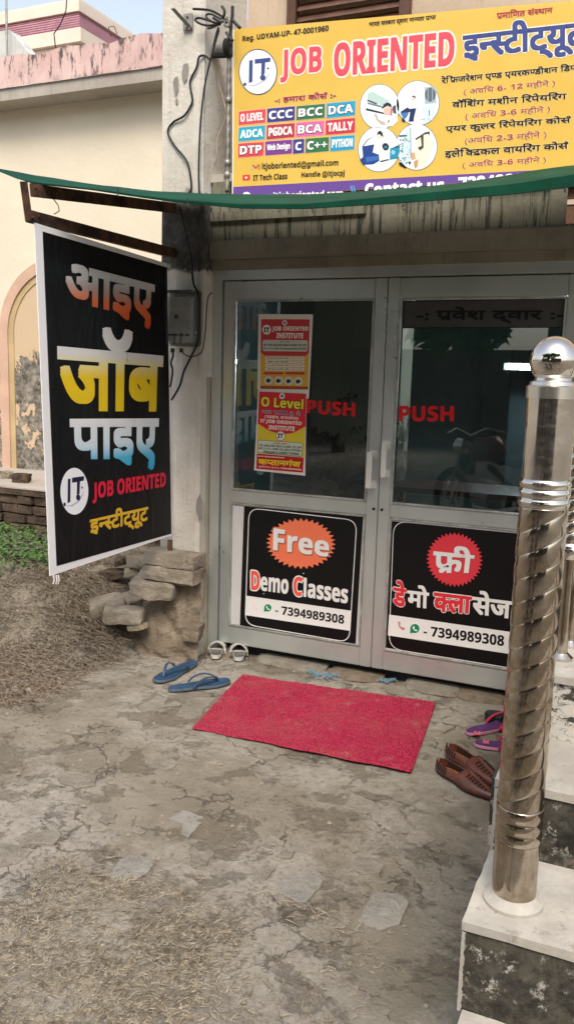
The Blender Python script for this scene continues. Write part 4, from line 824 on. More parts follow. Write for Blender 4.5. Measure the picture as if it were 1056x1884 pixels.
MB().box((c0.x+.005, YF_+.017, c0.z-.03), (c0.x+.045, -.03, c0.z+.01)).build('lower_rail', M['rust'], rb); MB().box((c0.x+.001, YF_+.006, c0.z-.045), (c0.x+.047, YF_+.0095, c0.z-.03)).build('tape', ink('b9a99a'), rb)
# ---------------------------------------------------------------- black hanging banner
hb_ = empty('hanging_banner', (SX, -.6, 1.4), 'tall black hanging banner with white border and bright Hindi lettering, left of the door', 'banner')
zs4 = zoomed(0, 400, 1056/400); SX2 = SX+.0
sp = lambda u, v: XP(u, v, SX)
oc = zs4((170, 25), (812, 224), (835, 1545), (245, 1742)); Q = [sp(*p) for p in oc]
MB().hexa(Q, (-.004, 0, 0)).build('flex_sheet', ink('f1eff0'), hb_)
n = N('glossy_black_flex'); n.set(n.mix(n.ramp(n.noise(3, 5), .3, .7), (.004, .004, .005), (.006, .006, .007)), .5, 0, .22).bump(n.noise(1.6, 3, .5, 1.2, n.co((1, 2.4, .7))), .35, .06)
flat(zs4((208, 68), (812, 243), (833, 1536), (276, 1694)), sp, n.m, hb_, 'black_field', .0010)
def grad(name, stops):
    n = N(name); x, y, z = n.sep('Generated'); r = n.t.nodes.new('ShaderNodeValToRGB'); el = r.color_ramp.elements
    el[0].position, el[0].color = stops[0][0], lin(stops[0][1]); el[1].position, el[1].color = stops[-1][0], lin(stops[-1][1])
    for p_, c_ in stops[1:-1]: e = el.new(p_); e.color = lin(c_)
    n.t.links.new(z, r.inputs[0]); n.set(r.outputs[0], .42, 0, .35); return n.m
text('आइए', zs4((318, 212), (752, 325), (745, 548), (318, 452)), sp, grad('print_orange_fade', [(0, 'd8501e'), (.38, 'e8703a'), (.62, 'b9a196'), (.8, 'c9c9c9'), (1, 'd8d8d8')]), hb_, .036, lift=.002)
text('जॉब', zs4((275, 500), (797, 566), (785, 943), (283, 940)), sp, grad('print_yellow_fade', [(0, 'e6c313'), (.42, 'edc91a'), (.58, 'e8dca0'), (.68, 'e2dfdd'), (1, 'e9e6e4')]), hb_, .034, lift=.002)
text('पाइए', zs4((338, 978), (772, 976), (765, 1226), (345, 1226)), sp, grad('print_blue_fade', [(0, '1f9fd0'), (.3, '4fb4d8'), (.55, 'cfe0e8'), (1, 'eae8ea')]), hb_, .036, lift=.002)
logo(zs4, 362, 1330, 71, 119, sp, hb_, 'f2eff0', '1c1a3a')
text('JOB ORIENTED', zs4((450, 1288), (805, 1236), (805, 1325), (450, 1390)), sp, ink('d8163c'), hb_, .04, lift=.002)
text('इन~स~टीट्यूट', zs4((437, 1442), (720, 1378), (718, 1498), (435, 1562)), sp, ink('e3b52e'), hb_, .035, lift=.002)
mb = MB()
for u in (99, 104, 108): p = sp(u, 1058); mb.tube([p, p+Vector((.003, .002, -.02)), p+Vector((-.002, 0, -.042))], .004, 5)
mb.build('corner_tie', ink('d8d0cc'), hb_)
# ================================================================ concrete stair on the right
st = empty('concrete_stair', (2.6, -2.1, 0), 'concrete stair with white treads and mould-blackened risers at the right edge', 'stair')
XS = 1.925
ys = [-2.78, -2.42, -2.114, -1.816, -1.52, -1.22, -.92]; zs_ = [.205, .42, .611, .795, .985, 1.17, 1.35]
for i in range(5):
    y0 = ys[i]; y1 = ys[i+1] if i < 4 else -.05; z = zs_[i]
    xs = XS+(.012 if i == 0 else 0)
    mb = MB(); nx_, nz_ = 40, 8; zb = zs_[i-1] if i else -.05        # riser face, uneven
    for j in range(nz_+1):
        for k in range(nx_+1):
            x = xs+2.3*k/nx_; zz = zb+(z-.022-zb)*j/nz_; mb.v.append((x, y0+.004+.006*noise.noise((x*9, zz*9, i)), zz))
    for j in range(nz_):
        for k in range(nx_): a = j*(nx_+1)+k; mb.f.append((a, a+1, a+nx_+2, a+nx_+1)); mb.i.append(0)
    mb.box((xs+.003, y0+.012, -.05), (xs+2.3, y1+.02 if i < 4 else y1, z-.0225))
    mb.build('riser', M['riser_white' if i == 3 else 'riser'], st, label='flaking whitewashed riser with dark cracks' if i == 3 else None)
    mb = MB(); n_ = 46; m_ = 8                                  # tread slab with chipped front edge
    for j in range(m_+1):
        for k in range(n_+1):
            x = xs-.004+2.3*k/n_; y = y0-.006+(y1+.01-y0)*j/m_
            if j == 0: y += .005*noise.noise((x*14, i*3, 0))
            if k == 0: x += .004*noise.noise((y*16, i*3, 5))
            mb.v.append((x, y, z+.0015*noise.noise((x*6, y*6, 0))))
    for j in range(m_):
        for k in range(n_): a = j*(n_+1)+k; mb.f.append((a, a+1, a+n_+2, a+n_+1)); mb.i.append(0)
    base = len(mb.v); rim = list(range(n_+1)); mb.v += [(mb.v[a][0], mb.v[a][1]+.002, z-.021-.004*abs(noise.noise((mb.v[a][0]*20, i, 2)))) for a in rim]
    for k in range(n_): mb.f.append((k, base+k, base+k+1, k+1)[::-1]); mb.i.append(0)
    side = [j*(n_+1) for j in range(m_+1)]; b2 = len(mb.v); mb.v += [(mb.v[a][0]+.002, mb.v[a][1], z-.021) for a in side]
    for j in range(m_): mb.f.append((side[j], side[j+1], b2+j+1, b2+j)); mb.i.append(0)
    mb.build('tread', M['tread'], st)
# whitewash line along the near vertical edge
for zb, z, y0, x in ((.205, .396, -2.42, XS), (.42, .588, -2.114, XS)):
    mb = MB(); nn = 40
    for k in range(nn+1):
        zz = zb+(z-zb)*k/nn; w = .004+.007*abs(noise.noise((zz*30, y0, 0)))+.003*random.random(); mb.v += [(x-.002, y0+.02, zz), (x-.003, y0-.004, zz), (x-.003+w, y0-.005, zz), (x-.003+w+.001, y0+.004, zz)]
    for k in range(nn):
        for q_ in range(3): a_ = k*4+q_; mb.f.append((a_, a_+1, a_+5, a_+4)); mb.i.append(0)
    mb.build('whitewash_edge', M['tread'], st)
mb = MB().box((XS-.012, -2.112, .43), (XS-.0005, -1.85, .61)); mb.build('side_plaster', M['riser_white'], st)
# ---------------------------------------------------------------- big newel post
pb0 = ZP(943, 1657, .42); px_, py_ = pb0.x, pb0.y
def at_post(v):     # height on the post axis whose image row is v
    lo_, hi_ = 0., 3.
    for _ in range(40):
        m_ = (lo_+hi_)/2; d = Vector((px_, py_, m_))-CP; vv = 942-CF*d.dot(UP)/d.dot(FW)
        lo_, hi_ = (m_, hi_) if vv > v else (lo_, m_)
    return lo_-.42
R = .0488; c0 = (px_, py_, .42)
hA, hB, hC, hD, hE, hF = at_post(1534), at_post(1478), at_post(932), at_post(880), at_post(733), at_post(712)
np_ = empty('stair_newel_post', c0, 'thick stainless steel newel post with ball top and twisted middle', 'post')
np_['group'] = 'stainless steel stair posts'
MB().lathe([(R+.017, 0), (R+.017, .008), (R+.012, .012), (R+.007, .018), (R+.003, .022), (R+.001, .026)], c0, 48).build('flange', M['tread'], np_, smooth=True, auto=True)
MB().lathe([(R, .02), (R, hA-.01)], c0, 64).build('lower_shaft', M['chrome_dirty'], np_, smooth=True, auto=True)
def rings(h0, h1, n_, amp): return [(R+.7*amp*abs(math.sin(PI*n_*t/24)), h0+(h1-h0)*t/24) for t in range(25)]
MB().lathe(rings(hA-.01, hB, 3, .004), c0, 64).build('lower_rings', M['chrome_dirty'], np_, smooth=True)
def rope(an, z, r): s = abs(math.sin((3*an-z*2*PI/.050)/2)); return r-.0015+.0026*s**.5
prof = [(R, hB+(hC-hB)*t/420) for t in range(421)]
MB().lathe(prof, c0, 168, rope).build('twisted_shaft', M['chrome_dirty'], np_, smooth=True)
MB().lathe(rings(hC, hD, 3, .005), c0, 64).build('upper_rings', M['chrome'], np_, smooth=True)
MB().lathe([(R, hD), (R, hE)], c0, 64).build('upper_shaft', M['chrome'], np_, smooth=True, auto=True)
MB().lathe([(R+.003, hE), (R+.003, hF), (R-.002, hF+.003), (R-.004, hF+.010), (R-.012, hF+.012), (R-.014, hF+.022), (.02, hF+.024)], c0, 48).build('collar', plain('brushed_collar_steel', (.70, .64, .57), .28, 1., .05), np_, smooth=True, auto=True)
zb_ = at_post(664); rb_ = at_post(618)-at_post(664); bm = bmesh.new(); bmesh.ops.create_uvsphere(bm, u_segments=64, v_segments=32, radius=rb_); bmesh.ops.translate(bm, verts=bm.verts, vec=(px_, py_, .42+zb_))
me = bpy.data.meshes.new('ball'); bm.to_mesh(me); bm.free(); n = N('mirror_ball_steel'); n.set(n.mix(n.ramp(n.noise(9, 6), .4, .7), (.66, .60, .54), (.74, .69, .63)), .05, 1., .5).bump(n.noise(14, 3), .04, .01); me.materials.append(n.m); link('ball', me, np_, True)
# slimmer balusters climbing behind it
def baluster(u, v, z, label):
    b = ZP(u, v, z); c = (b.x, b.y, z); r = .0165
    e = empty('stair_baluster', c, label, 'baluster', 'stainless steel balusters on the stair')
    MB().lathe([(r+.016, 0), (r+.016, .008), (r+.006, .016), (r+.002, .02)], c, 24).build('flange', M['chrome'], e, smooth=True, auto=True)
    MB().lathe([(r, .01), (r, .29)], c, 24).build('lower_tube', M['chrome_dirty'], e, smooth=True, auto=True)
    MB().lathe([(r+.001, .288), (r+.010, .296), (r+.013, .315), (r+.010, .335), (r+.001, .342)], c, 24).build('collar', M['chrome'], e, smooth=True)
    def rp(an, zz, rr): return rr-.003+.006*abs(math.sin(an-zz*PI/.032))**.5
    MB().lathe([(r+.006, .342+.50*t/180) for t in range(181)], c, 40, rp).build('twisted_tube', M['chrome_dirty'], e, smooth=True)
    MB().lathe([(r, .842), (r, .90)], c, 24).build('top_tube', M['chrome'], e, smooth=True)
    return c
b1 = baluster(1031, 1212, .795, 'nearest slim steel baluster, on the third tread behind the newel post')
b2 = baluster(1047, 1188, .795, 'slim steel baluster behind and right of the nearest one')
rl = empty('stair_handrail', (2.1, -2, 1.6), 'stainless steel handrail climbing over the balusters', 'handrail')
MB().tube([(b1[0]-.0, b1[1], b1[2]+.915), (b1[0]+.02, b1[1]+.35, b1[2]+1.12), (b1[0]+.03, -.3, b1[2]+1.5)], .022, 20).build('rail', M['chrome'], rl, smooth=True, auto=True)
# ================================================================ stone and brick heap at the pillar foot
def zr(u, v, y): return YP(u, v, y)
hp = empty('stone_heap', (-.35, -.2, 0), 'low heap of muddy mortar and grey stones at the foot of the pillar', 'masonry')
zsx = zoomed(0, 980, 2.64)
out = [(365, 1052), (366, 1178), (330, 1187), (280, 1196), (232, 1203), (205, 1200), (192, 1170), (186, 1150), (215, 1142), (250, 1128), (270, 1108), (300, 1092), (330, 1075)]
yf = -.20
mb = MB(); P = [YP(u, v, yf+(-.02 if i < 6 else .0)) for i, (u, v) in enumerate(out)]
rows = 14
xs0 = P[5].x-.02; xs1 = P[0].x
def topz(x):      # top line of the heap as measured
    pts = [(P[6].x-.03, .0), (P[7].x, P[7].z), (P[8].x, P[8].z), (P[9].x, P[9].z), (P[10].x, P[10].z), (P[11].x, P[11].z), (P[12].x, P[12].z), (P[0].x, P[0].z)]
    return float(np.interp(x, [p[0] for p in pts], [p[1] for p in pts]))
nxh, nzh = 60, 22
for j in range(nzh+1):
    for i in range(nxh+1):
        x = xs0-.08+(xs1-xs0+.08)*i/nxh; t = j/nzh; zt_ = max(topz(x), .02); z = -.03+(zt_+.03)*t
        y = yf+.05*t*t+.035*noise.noise((x*7, z*7, 3))+.018*noise.noise((x*19, z*19, 1))-.02*(1-t)
        if i < 6: y += (6-i)*.02
        mb.v.append((x+.012*noise.noise((x*9, z*9, 8)), y, z))
for j in range(nzh):
    for i in range(nxh): a = j*(nxh+1)+i; mb.f.append((a, a+1, a+nxh+2, a+nxh+1)); mb.i.append(0)
tb = len(mb.v)
for i in range(nxh+1):
    v0 = mb.v[nzh*(nxh+1)+i]; mb.v.append((v0[0], -.098 if v0[0] > -.4 else .25, v0[2]+.01))
for i in range(nxh): a = nzh*(nxh+1)+i; mb.f.append((a, a+1, tb+i+1, tb+i)); mb.i.append(0)
mb.build('mortar_bed', M['mortar'], hp, smooth=False)
def hs(u0, v0, u1, v1, y, depth, seed, m='stone', rot=0., boxy=.7, name='stone', par=None):
    a = YP(u0, v0, y); b = YP(u1, v1, y); c = ((a.x+b.x)/2, y+depth/2, (a.z+b.z)/2)
    return rock(name, c, (abs(b.x-a.x)*1.02, depth, abs(a.z-b.z)*1.02), M[m], par or hp, 3, .16, seed, rot, boxy)
def block(u0, v0, u1, v1, y, depth, seed, rz=0., ry=0., m='stone', amp=.008):
    a = YP(u0, v0, y); b = YP(u1, v1, y); cen = Vector(((a.x+b.x)/2, y+depth/2, (a.z+b.z)/2)); sx, sz = abs(b.x-a.x), abs(a.z-b.z)
    bm = bmesh.new(); bmesh.ops.create_cube(bm, size=1); bmesh.ops.subdivide_edges(bm, edges=bm.edges, cuts=5, use_grid_fill=True); rot = Matrix.Rotation(rz, 3, 'Z') @ Matrix.Rotation(ry, 3, 'Y')
    for v in bm.verts:
        p = v.co.copy(); r2 = max(abs(p.x), abs(p.y), abs(p.z)); corner = sum(1 for q in p if abs(q) > .49)
        p = p*(1-.05*(corner-1) if corner > 1 else 1); q = Vector((p.x*sx, p.y*depth, p.z*sz)); q = q+noise.noise_vector(q*9+Vector((seed*5, 0, 0)))*amp*2.2+noise.noise_vector(q*30+Vector((0, seed, 0)))*amp*.8; v.co = rot @ q + cen
    me = bpy.data.meshes.new('stone'); bm.to_mesh(me); bm.free(); me.materials.append(M[m]); return link('stone', me, hp)
block(234, 1068, 306, 1108, -.30, .16, 2, .30, .05); block(186, 1116, 246, 1155, -.36, .13, 3, .42, .12); block(150, 1106, 204, 1138, -.33, .20, 5, .75, -.18, amp=.007)
block(206, 1096, 246, 1120, -.20, .12, 6, -.3, .1); block(331, 1147, 361, 1183, -.25, .10, 8, .2, .1, 'mortar'); block(228, 1148, 262, 1163, -.33, .08, 12, .5, 0, 'mortar'); block(300, 1066, 342, 1080, -.22, .1, 13, .1)
for (a_, b_, c_, d_, s_) in ((182, 1048, 223, 1072, 21), (163, 1046, 184, 1066, 22), (138, 1050, 162, 1068, 23), (204, 1029, 220, 1045, 24), (232, 1024, 262, 1050, 25), (126, 1082, 160, 1100, 26), (172, 1078, 204, 1096, 27), (222, 1046, 246, 1062, 28)):
    block(a_, b_, c_, d_, .02*(s_ % 3)-.02, .11, s_, .5-.3*(s_ % 4), .15*(s_ % 3-1), 'stone' if s_ % 3 else 'stone_dark')
bt = empty('brick_stack', (-.25, -.15, .5), 'two mortared bricks stacked on the stone heap against the pillar', 'bricks')
a = YP(263, 1022, -.25); b = YP(357, 1046, -.25)
zt_, zm, zl_ = YP(300, 1018, -.25).z, YP(300, 1043, -.25).z, YP(300, 1069, -.25).z
def brk(x0, x1, y0, y1, z0, z1, seed):
    bm = bmesh.new(); bmesh.ops.create_cube(bm, size=1); bmesh.ops.subdivide_edges(bm, edges=bm.edges, cuts=5, use_grid_fill=True)
    for v in bm.verts:
        p = v.co; q = Vector((x0+(x1-x0)*(p.x+.5), y0+(y1-y0)*(p.y+.5), z0+(z1-z0)*(p.z+.5))); v.co = q+noise.noise_vector(q*14+Vector((seed, 0, 0)))*.009+noise.noise_vector(q*40)*.004
    me = bpy.data.meshes.new('brick'); bm.to_mesh(me); bm.free(); me.materials.append(M['stone']); link('brick', me, bt)
brk(a.x, b.x-.005, -.25, -.112, zm+.003, zt_, 1); brk(a.x+.006, b.x, -.256, -.115, zl_, zm-.003, 5)
pg = YP(313, 1005, -.17); props(MB().lathe([(.014, -.03), (.014, .035), (.011, .035), (.011, .0)], (pg.x, -.17, pg.z), 12).build('pipe_stub', M['rust']), 'short rusty pipe stub standing on the brick stack below the black banner', 'pipe')
# ================================================================ electric meter, cables and fittings on the pillar
mt = empty('electric_meter', YP(335, 590, yP-.05), 'grey electric meter in a clear cover box on the pillar', 'meter')
a = YP(306, 538, yP-.09); b = YP(350, 634, yP-.09); gry = plain('grey_meter_body', (.16, .165, .15), .5, var=.15, scale=20)
MB().box((a.x-.02, yP-.030, b.z-.005), (b.x+.022, yP-.004, a.z+.015)).build('back_box', gry, mt, bevel=.008)
MB().box((a.x, yP-.075, b.z+.012), (b.x-.012, yP-.031, a.z-.02)).build('meter_body', plain('pale_meter_face', (.34, .34, .32), .4), mt, bevel=.006)
n = N('scratched_clear_cover'); n.set((.5, .55, .55), .12, 0, .5); n.b.inputs['Alpha'].default_value = .12; cv = n.m
MB().box((a.x-.012, yP-.105, b.z), (b.x+.004, yP-.0315, a.z)).build('clear_cover', cv, mt, bevel=.014)
MB().box((a.x-.014, yP-.098, a.z+.001), (b.x+.008, yP-.03, a.z+.012)).build('rain_hood', gry, mt, bevel=.005)
p = YP(326, 583, yP-.07); MB().tube([(p.x, yP-.075, p.z), (p.x, yP-.079, p.z)], .012, 16).build('display', M['gasket'], mt)
for u_ in (322, 328, 334, 340): p1_ = YP(u_, 612, yP-.08); p2_ = YP(u_-2, 632, yP-.08); MB().tube([p1_, p2_], .0028, 6).build('wire', M['cable'] if u_ % 4 else M['ivory_wire'], mt)
MB().box((a.x+.002, yP-.079, b.z+.045), (b.x-.014, yP-.0755, b.z+.055)).build('terminal_strip', M['gasket'], mt)
MB().box((a.x+.012, yP-.077, p.z+.03), (b.x-.03, yP-.0745, p.z+.05)).build('name_plate', ink('9a9a92'), mt)
for u in (318, 334): p = YP(u, 645, yP-.06); MB().tube([(p.x, yP-.06, p.z+.012), (p.x, yP-.06, p.z-.010)], .011, 10).build('cable_gland', M['gasket'], mt)
for u, v in ((352, 611), (363, 612)): p = YP(u, v, yP-.02); MB().tube([(p.x, yP-.034, p.z), (p.x, yP-.002, p.z)], .006, 8).build('clip', M['ivory_wire'], mt)
def smoothp(P, n_=8):
    out = []
    for i in range(len(P)-1):
        p0, p1, p2, p3 = P[max(i-1, 0)], P[i], P[i+1], P[min(i+2, len(P)-1)]
        for k in range(n_):
            t = k/n_; out.append(.5*((2*p1)+(p2-p0)*t+(2*p0-5*p1+4*p2-p3)*t*t+(3*p1-p0-3*p2+p3)*t**3))
    out.append(P[-1]); return out
def cable(pts, r, label, y=yP-.012, m='cable', name='cable'):
    P = [YP(q[0], q[1], q[2] if len(q) > 2 else y) for q in pts]
    return props(MB().tube(smoothp(P), r, 7).build(name, M[m], None, smooth=True), label, 'cable')
q24 = lambda *p: [(x/2.4, y/2.4) for x, y in p]
cable(q24((930, 265), (905, 247), (880, 252), (868, 300), (840, 360), (848, 420), (848, 455), (815, 510), (765, 540), (742, 582), (770, 640), (825, 710), (842, 780), (845, 835), (833, 852)), .0055, 'black cable wandering in loose waves down the white pillar above the awning')
cable(q24((968, 130), (945, 210), (925, 285), (905, 380), (890, 500), (882, 620), (878, 760), (882, 880)), .005, 'straight black cable hanging down the right edge of the pillar', yP-.03)
cable([(352, 470), (356, 520), (366, 545), (367, 600), (364, 630), (350, 660), (338, 685), (331, 710), (316, 736)], .006, 'thick black cable curving from the awning past the meter to the banner edge', yP-.03)
cable([(331, 380), (340, 420), (352, 470)], .0045, 'thin black cable over the blackened patch of pillar', yP-.03)
cable([(390, 538), (383, 548), (380, 575), (379, 600), (374, 640), (366, 652), (352, 656), (340, 652), (335, 647)], .0032, 'thin black wire looping from the door frame into the meter', -.13)
cable([(318, 648), (319, 655), (315, 668), (318, 682), (315, 705), (313, 712)], .0055, 'short black cable hanging from the left gland of the meter', yP-.06)
cable([(404, 120), (402, 150), (412, 185), (416, 215), (408, 235), (399, 260), (398, 290), (385, 312), (374, 318)], .003, 'thin ivory wires dangling beside the round column', .0, 'ivory_wire')
z12 = lambda *p: [(360+x/13.2, y/13.2) for x, y in p]
tang = empty('cable_tangle', YP(405, 40, -.12), 'tangle of black and grey cable loops tied at the pillar top', 'cables')
for k, (pts, r) in enumerate(((z12((-60, 215), (120, 225), (350, 250), (550, 340), (680, 440), (760, 560)), .006), (z12((640, 150), (700, 260), (690, 380), (640, 450)), .007), (z12((620, 470), (450, 370), (330, 340), (260, 370), (290, 450), (420, 540), (560, 600)), .005), (z12((600, 600), (350, 510), (120, 440), (20, 450), (0, 500), (120, 580), (300, 620), (500, 600)), .0055),
    (z12((430, 430), (520, 490), (620, 550)), .007), (z12((290, 690), (400, 670), (560, 590), (680, 500), (780, 420)), .0055), (z12((900, 150), (890, 400), (860, 640), (850, 900), (900, 1000)), .008), (z12((740, 780), (800, 880), (880, 980)), .006), (z12((700, 600), (800, 650), (820, 560), (760, 450), (700, 500), (720, 640)), .005), (z12((900, 480), (980, 580), (1080, 680)), .008), (z12((560, 660), (500, 850), (430, 1130)), .005))):
    P = [YP(u, v, -.125-.008*(k % 5)) for u, v in pts]; MB().tube(smoothp(P, 6), r, 7).build('cable', M['cable'] if k not in (5, 8) else bpy.data.materials['grey_meter_body'], tang, smooth=True)
pj = empty('projecting_pipe', YP(400, 95, -.1), 'short horizontal steel pipe with black clamp sticking out below the cable tangle', 'pipe')
a = YP(386, 96, .0); b = YP(420, 92, -.02); MB().tube([a, b], .032, 20).build('pipe', M['steel_dull'], pj, smooth=True, auto=True); MB().tube([a-Vector((.004, 0, 0)), a+Vector((.01, 0, 0))], .042, 20).build('flange', M['steel_dull'], pj)
c = YP(421, 88, -.03); MB().tube([c-Vector((.012, 0, 0)), c+Vector((.014, 0, 0))], .045, 18).build('clamp', M['gasket'], pj); MB().tube([YP(386, 104, -.04), YP(424, 103, -.04)], .010, 8).build('rod', M['cable'], pj)
rod = empty('balcony_bar', YP(420, 250, -.05), 'twisted vertical steel bar with small knobs beside the yellow hoarding', 'railing')
P0, P1 = YP(422, 60, -.03), YP(418, 352, -.03)
def tw(an, z, r): return r*(1+.25*math.cos(4*an-z*120))
MB().lathe([(.010, (P0.z-P1.z)*t/120) for t in range(121)], tuple(P1), 12, tw).build('bar', M['steel_dull'], rod, smooth=True)
for v in (185, 300, 322): p = YP(420, v, -.03); MB().lathe([(.008, -.02), (.017, -.01), (.019, 0), (.017, .01), (.008, .02)], (P1.x, P1.y, p.z), 14).build('knob', M['steel_dull'], rod, smooth=True)
hk = empty('wall_bracket', YP(340, 40, yP), 'old steel arm bracket bolted near the top of the white pillar', 'bracket')
a = YP(340, 28, yP); b = YP(357, 56, yP); MB().box((a.x, yP-.016, b.z), (b.x, yP-.008, a.z)).build('plate', M['steel_dull'], hk, bevel=.002)
MB().hexa([YP(314, 16, yP-.10), YP(322, 15, yP-.10), YP(350, 46, yP-.02), YP(345, 50, yP-.02)], (0, .006, 0)).build('arm', M['steel_dull'], hk)
for u, v in ((345, 32), (352, 52), (344, 52)): p = YP(u, v, yP-.017); MB().tube([p, p-Vector((0, .006, 0))], .005, 8).build('bolt', M['rust'], hk)
for u, v in ((305, 160), (318, 215), (340, 228), (306, 300), (303, 265), (336, 315), (348, 325), (330, 70), (342, 165)):
    pass
# bundle of cloth on the balcony slab
mb = MB(); bm = bmesh.new(); bmesh.ops.create_icosphere(bm, subdivisions=4, radius=1)
c = YP(402, 348, .10)
for v in bm.verts: q = v.co.copy(); k = 1+.3*noise.noise(q*2.2)+.12*noise.noise(q*6); v.co = Vector((q.x*.10*k+c.x, q.y*.07*k+c.y, q.z*.055*k+c.z))
me = bpy.data.meshes.new('cloth_bundle'); bm.to_mesh(me); bm.free(); me.materials.append(plain('dusty_beige_cloth', (.42, .34, .24), .9, var=.15)); props(link('cloth_bundle', me, None, True), 'dusty beige cloth bundle lying beside the round column above the awning', 'cloth')
# ================================================================ mat, shoes
n = N('red_coil_mat'); v_ = n.vor(170); v2 = n.noise(240, 3); c = n.mix(n.ramp(v_, .1, .7), (.60, .034, .098), (.25, .007, .034)); c = n.mix(n.ramp(v2, .6, .75, 0, .6), c, (.85, .16, .22)); c = n.mix(n.ramp(n.noise(3, 7, .7), .42, .68, 0, .5), c, (.36, .07, .075)); c = n.mix(n.ramp(n.noise(9, 7, .7), .56, .72, 0, .35), c, (.40, .27, .20))
n.set(c, .6, 0, .3).bump(v_, .9, .006); Mm = n.m
q = [(445, 1240), (802, 1292), (757, 1418), (353, 1338)]; ctr = Vector(((q[0][0]+q[2][0])/2, (q[0][1]+q[2][1])/2))
C4 = [ZP(u, v, .012) for u, v in q]; mb = MB(); nu, nv = 190, 130
for j in range(nv+1):
    for i in range(nu+1):
        a, b = i/nu, j/nv; wob = .004*math.sin(a*23)*(b < .03 or b > .97)
        p = (C4[0]*(1-a)+C4[1]*a)*(1-b)+(C4[3]*(1-a)+C4[2]*a)*b; edge = min(a, 1-a, b*.75, (1-b)*.75); h = .004 if edge < .004 else .011+random.uniform(-.0035, .0035)
        mb.v.append((p.x+random.uniform(-.002, .002), p.y+random.uniform(-.002, .002)+wob, h+.004*noise.noise((p.x*2.5, p.y*2.5, 0))+.002))
for j in range(nv):
    for i in range(nu): a = j*(nu+1)+i; mb.f.append((a, a+nu+1, a+nu+2, a+1)); mb.i.append(0)
mat_o = mb.build('door_mat', Mm); props(mat_o, 'bright red coil doormat lying on the ground in front of the door', 'mat')
def outline(kind, L, w):     # foot-shaped outline, heel at 0, toe at L, y across
    pts = []
    for k in range(36):
        t = k/36; an = 2*PI*t; x = -math.cos(an); s = math.sin(an); xx = (x+1)/2
        half = w/2*(.74+.26*max(0, math.sin((xx-.35)*PI/.9)) if xx > .2 else .74)
        if kind == 'pointed': half *= (1 if xx < .6 else 1-.55*((xx-.6)/.4)**1.5)
        waist = 1-.16*math.exp(-((xx-.42)/.16)**2); pts.append((xx*L, half*waist*(abs(s)**.62)*(1 if s >= 0 else -1)))
    return pts
def place(P, o, ang, L): c, s = math.cos(ang), math.sin(ang); return [Vector((o[0]+p[0]*c-p[1]*s, o[1]+p[0]*s+p[1]*c, o[2]+p[2])) for p in P]
def sole(parent, name, pts, o, ang, z0, z1, m, bev=.004, rise=0., top=None):
    n_ = len(pts); L = max(p[0] for p in pts); mb = MB(); f = lambda x: rise*max(0, (x/L-.7)/.3)**2
    ctr = (L/2, 0)
    lay = [(z0, .95), (z0+.002, 1), (z1-.002, 1), (z1, .965)]
    for z, k in lay: mb.v += [tuple(p) for p in place([(ctr[0]+(x-ctr[0])*k, y*k, z+f(x)) for x, y in pts], o, ang, L)]
    for l in range(3): mb.f += [(l*n_+i, l*n_+(i+1) % n_, (l+1)*n_+(i+1) % n_, (l+1)*n_+i) for i in range(n_)]
    half = n_//2      # top as strips so that the rise stays smooth
    def strip(b, rev): return [((b+i, b+i+1, b+(n_-i-1) % n_, b+(n_-i) % n_) if not rev else ((b+n_-i) % (n_) + b if 0 else b+(n_-i) % n_, b+(n_-i-1) % n_, b+i+1, b+i)) for i in range(half)]
    mb.f += strip(3*n_, False)+strip(0, True); mb.i = [0]*len(mb.f)
    fs = []
    for f_ in mb.f:
        g = [];  [g.append(a) for a in f_ if a not in g]
        if len(g) > 2: fs.append(tuple(g))
    mb.f = fs; mb.i = [0]*len(fs)
    return mb.build(name, m, parent, smooth=False)
def strap(parent, name, pts, o, ang, w, th, m):     # flat band through local points
    P = place(pts, o, ang, 1); P = smoothp(P, 6); mb = MB(); n_ = len(P)
    for i, p in enumerate(P):
        t = (P[min(i+1, n_-1)]-P[max(i-1, 0)]).normalized(); up = Vector((0, 0, 1)); s = t.cross(up)
        s = s.normalized() if s.length > .2 else Vector((math.cos(ang), math.sin(ang), 0)); nn = s.cross(t).normalized(); ww = w*(1 if not hasattr(w, '__len__') else 1)
        for a, b in ((-1, -1), (1, -1), (1, 1), (-1, 1)): mb.v.append(tuple(p+s*ww/2*a+nn*th/2*b))
    for i in range(n_-1):
        for k in range(4): a = i*4+k; b = i*4+(k+1) % 4; mb.f.append((a, b, b+4, a+4)); mb.i.append(0)
    mb.f += [(3, 2, 1, 0), tuple(n_*4-4+k for k in range(4))]; mb.i += [0, 0]
    return mb.build(name, m, parent)
def flipflop(heel, toe, w, label, group, ms, mtop, mstrap, z=.0, name='flip_flop', cat='flip-flop'):
    a, b = ZP(*heel, z+.02), ZP(*toe, z+.02); L = math.hypot(b.x-a.x, b.y-a.y); ang = math.atan2(b.y-a.y, b.x-a.x); o = (a.x, a.y, z)
    e = empty(name, (a.x, a.y, z), label, cat, group); pts = outline('round', L, w)
    sole(e, 'sole', pts, o, ang, .002, .016, ms, rise=.006); k = [(x*.985+.002, y*.94) for x, y in pts]; sole(e, 'footbed', k, o, ang, .0165, .0195, mtop, rise=.006)
    tp = (L*.80, 0, .020)
    for s in (-1, 1): strap(e, 'strap', [tp, (L*.74, s*.012, .046), (L*.60, s*w*.30, .058), (L*.45, s*w*.40, .044), (L*.36, s*w*.42, .018)], o, ang, .014, .004, mstrap)
    MB().tube(place([(L*.80, 0, .018), (L*.795, 0, .034), (L*.77, 0, .046)], o, ang, L), .004, 8).build('toe_post', mstrap, e)
    return e
